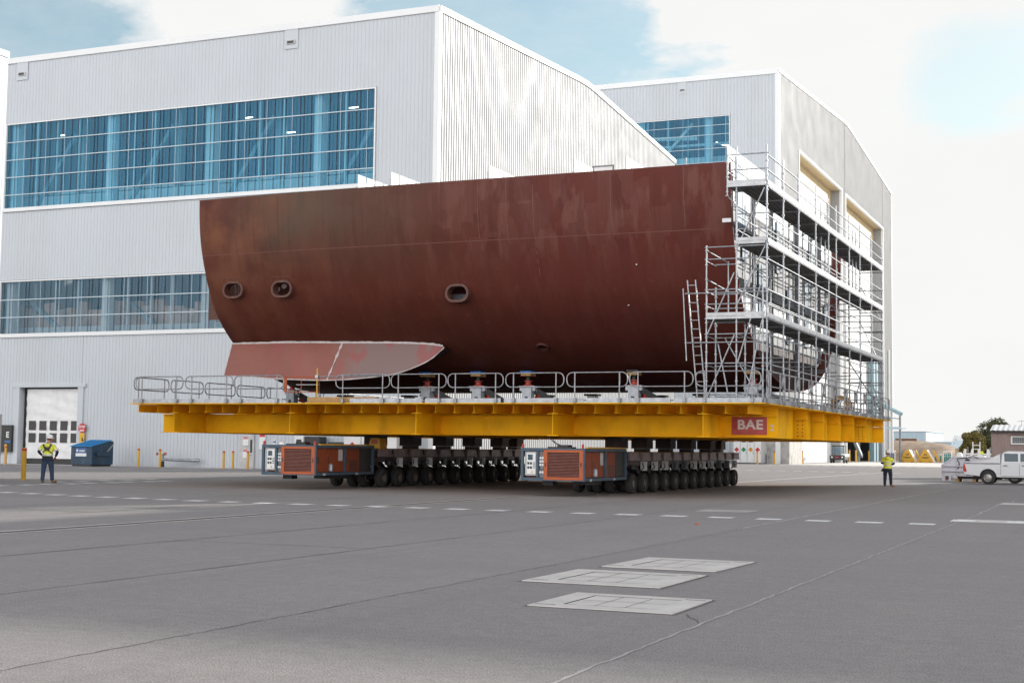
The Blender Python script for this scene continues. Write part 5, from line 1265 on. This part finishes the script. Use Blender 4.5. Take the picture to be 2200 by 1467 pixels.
for a in (-.72,.72): M().lathe([(0,.02),(.1,.01),(.12,0)],(x+a,y-1.4,.85),(0,-1,0),12).build('headlight', K['white'], t)

# ------------------------------------------------------------------ white pick-up and what stands behind it
def pickup(lab, x0, y0, grp=None, tonneau=True, rack=False):
    t = thing('pickup_truck', lab, 'pickup truck', (x0+2.6,y0+.9,0), grp)
    X = lambda u: x0+u
    def arch(c, r, n=12): return [(c+r*math.cos(math.pi*i/n), .40+r*math.sin(math.pi*i/n)) for i in range(n+1)]
    low = [(.06,.52),(.0,.74),(.02,1.0),(.05,1.13),(1.98,1.155),(3.9,1.16),(4.75,1.06),(5.12,.9),(5.2,.6),(5.15,.42)]+arch(4.38,.44)+arch(1.30,.44)+[(.8,.44)]
    # wheel arches run front to back along the underside
    g = M(); pts = [(X(u),z) for u,z in low]; g.prism(pts,'y',y0+.02,y0+1.80); b = g.build('body', K['carwhite'], t, bevel=.045, seg=3)
    M().box(X(.5),X(4.9),y0+.28,y0+1.54,.38,.9).build('chassis', K['signblack'], t)
    cab = [(1.98,1.14),(2.0,1.60),(2.10,1.76),(2.35,1.83),(3.15,1.82),(3.45,1.72),(4.05,1.165)]
    g = M(); n = len(cab); ins = lambda z: .02+max(0,(z-1.14))*.26
    vs = [(X(u),y0+.02+ins(z),z) for u,z in cab]+[(X(u),y0+1.80-ins(z),z) for u,z in cab]
    g.add(vs, [tuple(range(n-1,-1,-1)),tuple(range(n,2*n))]+[(i,(i+1)%n,n+(i+1)%n,n+i) for i in range(n)]); g.build('cab', K['carwhite'], t, bevel=.05, seg=3)
    for a, b2, c, d in ((2.17,2.14,2.87,2.86),(2.98,2.98,3.86,3.40)):
        for sgn in (0,1):
            q = []
            for u, z in ((a,1.26),(c,1.26),(d,1.69),(b2,1.70)):
                yy = y0+.02+ins(z)-.006 if sgn == 0 else y0+1.80-ins(z)+.006; q.append((X(u),yy,z))
            vs = q+[(p[0],p[1]+(.01 if sgn == 0 else -.01),p[2]) for p in q]
            M().add(vs,[(0,1,2,3),(7,6,5,4),(0,4,5,1),(1,5,6,2),(2,6,7,3),(3,7,4,0)]).build('side_window', K['bluglass'], t)
    q = [(X(4.0),y0+.14,1.2),(X(4.0),y0+1.68,1.2),(X(3.5),y0+1.62,1.68),(X(3.5),y0+.2,1.68)]; M().add([(p[0]+.03,p[1],p[2]+.012) for p in q],[(0,1,2,3)]).build('windscreen', K['bluglass'], t)
    M().box(X(1.985),X(1.99),y0+.25,y0+1.55,1.25,1.68).build('rear_window', K['bluglass'], t)
    M().prism([(X(0.0),.72),(X(.14),.66),(X(.20),.70),(X(.10),1.08),(X(.02),1.10)],'y',y0+.0,y0+.20).build('tail_light', K['tail'], t, bevel=.015)
    M().prism([(X(5.0),.78),(X(5.17),.74),(X(5.12),.94),(X(4.85),1.0)],'y',y0+.01,y0+.3).build('headlight', K['bluglass'], t)
    g = M()
    for u in (1.96,2.93,3.9): g.box(X(u)-.006,X(u)+.006,y0+.012,y0+.03,.5,1.14)
    g.box(X(2.0),X(3.9),y0+.012,y0+.03,.475,.487); g.build('door_gap', K['signblack'], t)
    for u in (2.12,3.05): M().box(X(u),X(u)+.2,y0-.012,y0+.02,1.02,1.06).build('door_handle', K['signblack'], t, bevel=.008)
    M().box(X(.06),X(1.95),y0+.004,y0+.022,1.118,1.148).build('bed_rail', K['signblack'], t)
    M().prism([(X(1.04),.60),(X(1.56),.60),(X(1.46),.93),(X(1.14),.93)],'y',y0+.2,y0+.21).build('arch_liner', K['signblack'], t)
    if tonneau:
        M().prism([(X(.35),1.16),(X(1.95),1.17),(X(1.95),1.66),(X(1.80),1.62),(X(1.45),1.40),(X(1.0),1.27),(X(.4),1.20)],'y',y0+.12,y0+1.70).build('bed_cover', K['carwhite'], t, bevel=.03)
    for u in (1.30,4.38):
        for yy, sg in ((y0+.14,-1),(y0+1.68,1)):
            wv = M().lathe([(.22,.10),(.32,.115),(.37,.09),(.378,0),(.37,-.09),(.32,-.115),(.22,-.1)],(X(u),yy,.378),(0,sg,0),26).build('wheel', K['rubber'], t, smooth=50)
            rm = M().lathe([(.235,.10),(.215,.06),(.20,.055),(.13,.085),(.07,.09),(.05,.12),(0,.12)],(X(u),yy,.378),(0,sg,0),26).build('rim', K['rim2'], wv, smooth=30)
            g = M()
            for i in range(10):
                a = 2*math.pi*i/10; g.lathe([(0,.004),(.022,.004),(.022,0)],(X(u)+.165*math.cos(a),yy+sg*.074,.378+.165*math.sin(a)),(0,sg,0),8)
            g.build('rim_hole', K['signblack'], wv)
    M().box(X(3.35),X(3.5),y0-.17,y0-.02,1.18,1.36).build('mirror', K['carwhite'], t, bevel=.03)
    M().box(X(.15),X(.75),y0+.25,y0+1.6,.46,.56).build('bumper', K['mgrey'], t)
    M().tube([(X(2.0),y0+.0,.36),(X(3.9),y0+.0,.36)],.03,6).build('side_step', K['signblack'], t)
    return t
K['rim2'] = mat('steel_rim', (.42,.41,.39), .35, .6, .1, 6)
pickup('white dual-cab pickup with bed cover, its tail towards the platform, at the right edge', -8.42, 82.0)
pickup('second white pickup mostly hidden behind the nearer one', -7.3, 85.6, None, False)

def compactor():
    t = thing('waste_compactor', 'off-white steel waste compactor with sloped end and black hoses behind the pickup', 'compactor', (-8.5,89,0))
    x0, y0, y1 = -10.25, 88.0, 90.2
    M().prism([(x0,.32),(x0+3.6,.32),(x0+3.6,1.44),(x0+.68,1.44),(x0,.95)],'y',y0,y1).build('body', K['compact'], t, bevel=.015)
    g = M()
    for z in (.62,.92): g.box(x0+.03,x0+3.55,y0-.12,y0-.002,z-.02,z+.02)
    g.box(x0+.86,x0+.92,y0-.06,y0-.002,.34,1.1); g.box(x0-.02,x0+.03,y0-.06,y0,.3,1.0); g.bar((x0+.0,y0-.03,.96),(x0+.68,y0-.03,1.45),.07,.05); g.box(x0+.68,x0+3.6,y0-.05,y0-.002,1.40,1.47); g.build('rib', K['compact'], t)
    M().tube([(x0+.95,y0-.05,1.38),(x0+.9,y0-.08,1.3),(x0+1.02,y0-.09,1.1),(x0+1.0,y0-.09,.85),(x0+.9,y0-.06,.76)],.025,6).tube([(x0+.95,y0-.05,1.38),(x0+1.5,y0-.08,1.42),(x0+1.8,y0-.08,1.52),(x0+2.1,y0-.1,1.4)],.025,6).build('hose', K['signblack'], t)
    M().box(x0+1.35,x0+1.6,y0-.05,y0-.01,1.24,1.33).build('plate', K['signblack'], t); M().box(x0+1.3,x0+1.65,y0-.055,y0-.01,1.0,1.12).build('plate', K['lgrey'], t)
    g = M().box(x0+.02,x0+.2,y0-.04,y0+.3,.05,.32); g.lathe([(.14,0),(.14,.25)],(x0+.75,y0+.05,.24),(0,1,0),10); g.box(x0+.4,x0+.55,y0,y0+.3,.08,.32); g.build('foot', K['compact'], t)
    M().box(x0+.2,x0+.42,y0+.05,y0+.5,.1,.31).build('rusty_valve', K['rust'], t)
    M().box(x0+.9,x0+3.4,y0+.2,y1-.2,.16,.315).build('underframe', K['signblack'], t)
    for u in (.8,1.75,2.65): M().box(x0+u,x0+u+.18,y0+.0,y1-.1,0,.155).build('timber_block', K['timber'], t)
    M().lathe([(.0,.3),(.12,.27),(.2,.1),(.22,0)],(x0+.95,y0+.6,1.44),n=12).box(x0+1.4,x0+2.4,y0+.4,y0+1.6,1.443,1.54).build('wrapped_load', K['white'], t, smooth=30)
compactor()
def stand():
    t = thing('steel_stand', 'white steel stand with tapered legs and a goalpost frame behind the compactor', 'steel stand', (-9,95,0))
    y = 95.0
    for x, dx in ((-9.72,.09),(-9.28,.10),(-8.70,-.10),(-8.18,-.06)):
        M().prism([(x-.16,1.05),(x+.12,1.05),(x+dx+.07,1.95),(x+dx-.05,1.95)],'y',y,y+.25).build('leg', K['white'], t)
    M().box(-9.8,-8.05,y+.05,y+.2,1.58,1.68).box(-9.8,-8.05,y+.05,y+.2,1.32,1.38).build('rail', K['white'], t)
    for x in (-9.15,-8.72): M().box(x-.03,x+.03,y+.1,y+.16,1.0,2.40).build('post', K['white'], t)
    M().box(-9.12,-8.75,y+.1,y+.16,2.17,2.22).box(-9.12,-8.75,y+.1,y+.16,1.93,1.97).build('crossbar', K['white'], t)
    for x in (-9.45,-8.1): M().box(x-.015,x+.015,y+.1,y+.13,1.0,2.08).build('post', K['lgrey'], t)
    M().box(-10.2,-7.9,y+.3,y+3,0,1.3).build('pallet_load', K['lgrey'], t)
    M().lathe([(0,.03),(.11,.03),(.11,0)],(-8.6,y+.02,1.72),(0,-1,0),14).build('disc', K['hivis'], t)
stand()
def shed():
    t = thing('site_shed', 'mauve-grey portable shed with white corrugated roof and barred window', 'shed', (-4,101,0))
    x0, x1, y0, y1 = -8.45, 6, 100.0, 104.5
    g = M(); ribs(g, x0, x1, .2, 3.12, lambda u,d,z:(u,y0-d,z), .2, .012); g.sheet([(x0,y0,.2),(x0,y1,.2),(x0,y1,3.12),(x0,y0,3.12)]); g.sheet([(x0,y1,.2),(x1,y1,.2),(x1,y1,3.1),(x0,y1,3.1)]); g.sheet([(x1,y0,.2),(x1,y1,.2),(x1,y1,3.1),(x1,y0,3.1)]); g.build('wall', K['shedwall'], t)
    g = M(); n = 44; A = []
    for i in range(n*4+1):
        u = x0-.05+(x1-x0+.1)*i/(n*4); A.append((u, .03*(1 if (i//2)%2 else 0)))
    for (a,da),(b,db) in zip(A,A[1:]): g.sheet([(a,y0-.25,3.20+da),(b,y0-.25,3.20+db),(b,y0+2.2,3.62+db),(a,y0+2.2,3.62+da)]); g.sheet([(a,y1+.2,3.2+da),(b,y1+.2,3.2+db),(b,y0+2.2,3.62+db),(a,y0+2.2,3.62+da)])
    g.build('roof', K['trim'], t)
    M().box(x0-.05,x1,y0-.24,y0-.16,3.08,3.18).build('fascia', K['signblack'], t)
    w_ = M().box(-7.2,-6.0,y0-.10,y0-.02,2.30,2.86).build('window', K['white'], t)
    M().box(-7.1,-6.1,y0-.106,y0-.101,2.38,2.78).build('pane', K['dkglass'], w_)
    g = M()
    for i in range(9): g.box(-7.1+.11*i,-7.09+.11*i,y0-.118,y0-.107,2.38,2.78)
    for i in range(4): g.box(-7.1,-6.1,y0-.125,y0-.119,2.42+.1*i,2.43+.1*i)
    g.build('security_bars', K['lgrey'], w_)
    M().box(-7.25,-5.9,y0-.3,y0-.03,2.92,2.95).build('window_hood', K['shedwall'], t)
    M().tube([(-6.6,y0+1.5,3.5),(-6.6,y0+1.5,3.95)],.015,5).tube([(-6.9,y0+1.5,3.85),(-6.2,y0+1.5,3.9)],.012,5).tube([(-6.75,y0+1.3,3.87),(-6.75,y0+1.7,3.87)],.012,5).build('aerial', K['mgrey'], t)
    for x in (-8,-4,0,4): M().box(x,x+.3,y0+.1,y0+.5,0,.2).build('footing', K['concrete'], t)
shed()

# ------------------------------------------------------------------ yard beyond: stands, gas bottles, bank, trees, far buildings
def aframe(x, y, lab):
    t = thing('lifting_frame', lab, 'steel frame', (x,y,0), 'yellow triangular frames')
    def tri(yy, name):
        return M().prism([(x-1.35,0),(x+1.35,0),(x+.22,2.05),(x-.22,2.05)],'y',yy,yy+.12).build(name, K['boll'], t)
    a = tri(y,'plate'); tri(y+1.4,'plate'); tri(y+2.4,'plate')
    for s in (1,-1):
        M().bar((x+s*1.33,y+1.25,.05),(x+s*.20,y+1.25,2.0),2.3,.14).build('side_beam', K['boll'] if s < 0 else K['white'], t)
    M().bar((x+2.0,y+2.3,.02),(x+.95,y+2.3,1.95),.3,.3).build('stay', K['boll'], t)
    g = M()
    for z, wd in ((1.35,.22),(1.22,.26),(.86,.62),(.74,.38)): g.box(x-wd,x+wd,y-.012,y-.002,z-.04,z+.04)
    for s in (-.75,.75): g.box(x+s-.2,x+s+.2,y-.012,y-.002,.1,.2)
    g.build('stencil_mark', K['signblack'], a)
aframe(-32.85,236.5,'left one of two yellow triangular steel frames on the far concrete'); aframe(-30.05,236.5,'right one of two yellow triangular steel frames on the far concrete')
def rackb(x, y, m, lab, n=4):
    t = thing('bottle_rack', lab, 'gas bottle rack', (x,y,0), 'gas bottle racks')
    for a in (-.62,.62):
        for b in (0,.9): M().box(x+a-.04,x+a+.04,y+b-.04,y+b+.04,0,1.85).build('post', K['white'], t)
    M().box(x-.7,x+.7,y-.05,y+.95,1.78,1.9).build('top', K['white'], t); M().box(x-.66,x+.66,y-.03,y+.93,.08,.14).build('base', K['white'], t)
    M().box(x-.6,x+.6,y-.04,y+.0,1.0,1.06).build('bar', K['white'], t)
    for i in range(n):
        M().lathe([(0,.14),(.13,.14),(.13,1.3),(.09,1.42),(.04,1.46),(.04,1.58),(0,1.58)],(x-.45+.3*i,y+.3,0),n=10).build('gas_bottle', K[m], t, smooth=40)
rackb(-35.75,238,'signblue','white rack of blue gas bottles behind the right worker'); rackb(-26.8,238,'cylteal','white rack of teal gas bottles right of the yellow frames')
rackb(-33.4,244,'signblack','rack of dark gas bottles half hidden between the yellow frames')
for x, m, lab in ((-30.25,'cylteal','single teal gas bottle close to the right yellow frame'),(-29.0,'cylbrown','single brown gas bottle right of the yellow frames'),(-28.2,'cylteal','single tall teal gas bottle beside the teal rack')):
    t = thing('gas_bottle', lab, 'gas bottle', (x,241,0), 'single gas bottles')
    M().lathe([(.13,.05),(.13,1.35),(.09,1.5),(.04,1.55),(.04,1.75),(0,1.75)],(x,241,0),n=10).build('cylinder', K[m], t, smooth=40); M().lathe([(.135,1.2),(.135,1.36),(.1,1.5)],(x,241,0),n=10).build('collar', K['white'], t); M().box(x-.2,x+.2,240.8,241.2,0,.05).build('base', K['lgrey'], t)
nm_ = ('nearest the white wall','second along','third along','fourth along','nearest the yellow frame')
for i in range(5):
    x = -35.0+.42*i; t = thing('small_bottle', f'low brown bottle on a stillage, {nm_[i]}', 'gas bottle', (x,243,0), 'low bottles on stillages')
    M().lathe([(.11,.05),(.11,.9+.1*(i%2)),(.05,1.1+.1*(i%2)),(.03,1.3),(0,1.3)],(x,243,0),n=8).build('cylinder', K['cylbrown' if i % 2 else 'mgrey'], t); M().box(x-.18,x+.18,242.8,243.2,0,.05).build('base', K['lgrey'], t)
# earth bank
g = M(); nx, ny = 70, 10; hh = interp([(-60,4.0),(-45,3.95),(-38,3.85),(-35.5,3.6),(-33,3.2),(-31,2.3),(-29.3,1.1),(-27.5,.3),(-26,0)])
random.seed(3)
for j in range(ny+1):
    for i in range(nx+1):
        x = -60+34*i/nx; v = j/ny; prof = math.sin(min(v*1.35,1)*math.pi/2)
        g.v.append((x, 270+v*26, max(hh(x)*prof+random.uniform(-.12,.12)*(v > 0)*(hh(x) > .1)-.02, -.02)))
g.f += [(j*(nx+1)+i, j*(nx+1)+i+1, (j+1)*(nx+1)+i+1, (j+1)*(nx+1)+i) for j in range(ny) for i in range(nx)]
tag(g.build('terrain', K['dirtmound'], smooth=60), kind='structure')
# far buildings
def farb(x0, x1, y, dep, h, m, lab, roofm=None, pitch=0):
    t = thing('far_shed', lab, 'building', ((x0+x1)/2,y,0), 'sheds beyond the earth bank')
    g = M(); ribs(g, x0, x1, 0, h, lambda u,d,z:(u,y-d,z), 1.2, .06); g.sheet([(x1,y,0),(x1,y+dep,0),(x1,y+dep,h),(x1,y,h)]); g.sheet([(x0,y,0),(x0,y+dep,0),(x0,y+dep,h),(x0,y,h)]); g.build('wall', K[m], t)
    M().prism([(y-.3,h),(y+dep/2,h+pitch+.15),(y+dep+.3,h),(y+dep/2,h+pitch-.05)],'x',x0-.3,x1+.3).build('roof', K[roofm or m], t)
farb(-75,-50.65,400,40,7.25,'farblue','pale blue box-shaped shed beyond the earth bank','fargrey')
farb(-50.5,-44.4,405,40,4.4,'fargrey','low pale grey shed right of the blue box-shaped shed','farblue',.3)
farb(-44.2,-30,395,40,2.9,'farblue','long low shed with blue pitched roof beside the trees','farblue',1.9)
t = thing('storage_tank', 'faint pale tank rising behind the low grey shed', 'tank', (-48,410,0)); M().lathe([(3.0*.5,0),(3.0*.5,6.6),(1.3,6.8),(0,6.85)],(-47.2,450,0),n=28).build('shell', K['trim'], t, smooth=40); M().box(-48.9,-48.3,448,449,0,6).build('ladder_frame', K['trim'], t)
t = thing('brick_wall', 'low reddish wall along the top of the earth bank', 'wall', (-55,330,0)); M().box(-48.5,-43.8,330,331,0,4.65).build('wall', K['rust'], t); M().box(-48.6,-43.7,329.9,331.1,4.65,4.75).build('coping', K['lgrey'], t)
t = thing('site_hut', 'small cream hut between the bank and the trees', 'hut', (-27.5,262,0)); M().box(-28.2,-25.0,262,265,0,2.3).build('wall', K['cream'], t); M().box(-28.4,-24.8,261.8,265.2,2.3,2.42).build('roof', K['trim'], t); M().box(-27.2,-26.2,261.95,261.99,1.3,1.9).build('window', K['lgrey'], t)
t = thing('pipe_gantry', 'grey gantry of inclined duct on a tall post at the end of the taller hall', 'gantry', (-34,236,0))
M().tube([(-33.9,236,0),(-33.9,236,7.5)],.17,10).build('post', K['mgrey'], t); M().bar((-39.6,240,10.6),(-33.7,236,7.75),.6,.5).build('duct', K['tealdark'], t)
g = M().tube([(-39.6,240,9.6),(-36.5,238,7.3),(-34.0,236,7.0)],.08,6)
for i in range(5): p = Vector((-39.6,240,10.4)).lerp(Vector((-33.9,236,7.6)),i/4); g.tube([p,p-Vector((0,0,.9))],.05,5)
g.build('truss', K['mgrey'], t); M().box(-36.2,-33.6,235.6,236.4,5.3,5.7).box(-33.7,-32.9,235.8,236.2,5.4,5.5).build('platform_arm', K['farblue'], t)

def tree(x, y, h, rad, m, lab, seed, bias=(0,0), cz=.62, n=2600):
    rnd = random.Random(seed)
    t = thing('gum_tree', lab, 'tree', (x,y,0), 'trees beside the shed')
    g = M(); g.tube([(x,y,0),(x+.1,y,h*.25),(x-.05,y,h*.5)],.28,8,r2=.14)
    lobes = []
    for i in range(17):
        a = rnd.uniform(0,6.28); rr = rad*rnd.uniform(.15,.75); zz = h*rnd.uniform(.34,.88)
        sc = 1-max(0,(zz/h-.6))*1.1
        c = Vector((x+rr*math.cos(a)*sc+bias[0]*(zz/h), y+rr*math.sin(a)*sc, zz)); lobes.append((c, rad*rnd.uniform(.34,.6)))
        g.tube([(x,y,h*.3),c.lerp(Vector((x,y,h*.35)),.45)+Vector((0,0,-.2)),c],.09,6,r2=.02)
    g.build('trunk', K['trunk'], t)
    g = M()
    for i in range(n):
        c, r_2 = rnd.choice(lobes); d = Vector((rnd.gauss(0,1),rnd.gauss(0,1),rnd.gauss(0,1))).normalized()
        p = c+Vector((d.x,d.y,d.z*.8))*r_2*rnd.uniform(.35,1.0)**.5*rnd.choice((1,1,1,1.12)); s = rnd.uniform(.10,.22)
        a = Vector((rnd.gauss(0,1),rnd.gauss(0,1),rnd.gauss(0,.7))).normalized(); b = a.orthogonal().normalized()
        g.sheet([p-a*s-b*s*.45, p+a*s*.2-b*s*.6, p+a*s, p-a*s*.1+b*s*.55])
    g.build('crown', m, t)
tree(-21.9,255,7.3,3.1,K['leaf1'],'tall dark grey-green gum tree leaning over the shed roof',5,(1.3,0),n=11000)
tree(-23.7,246,5.3,2.1,K['leaf2'],'shorter yellow-green gum tree in front of the dark one',8,n=9000)
tree(-20.6,250,5.2,2.0,K['leaf1'],'dark gum tree low beside the shed wall',12,n=7000)
# hold an orange marker on the asphalt
tag(M().lathe([(.06,0),(.05,.02),(.02,.035),(0,.035)],(-9.15,31.9,.0),n=10).build('orange_marker', K['orange']), 'small orange marker button lying on the foreground asphalt', 'marker')
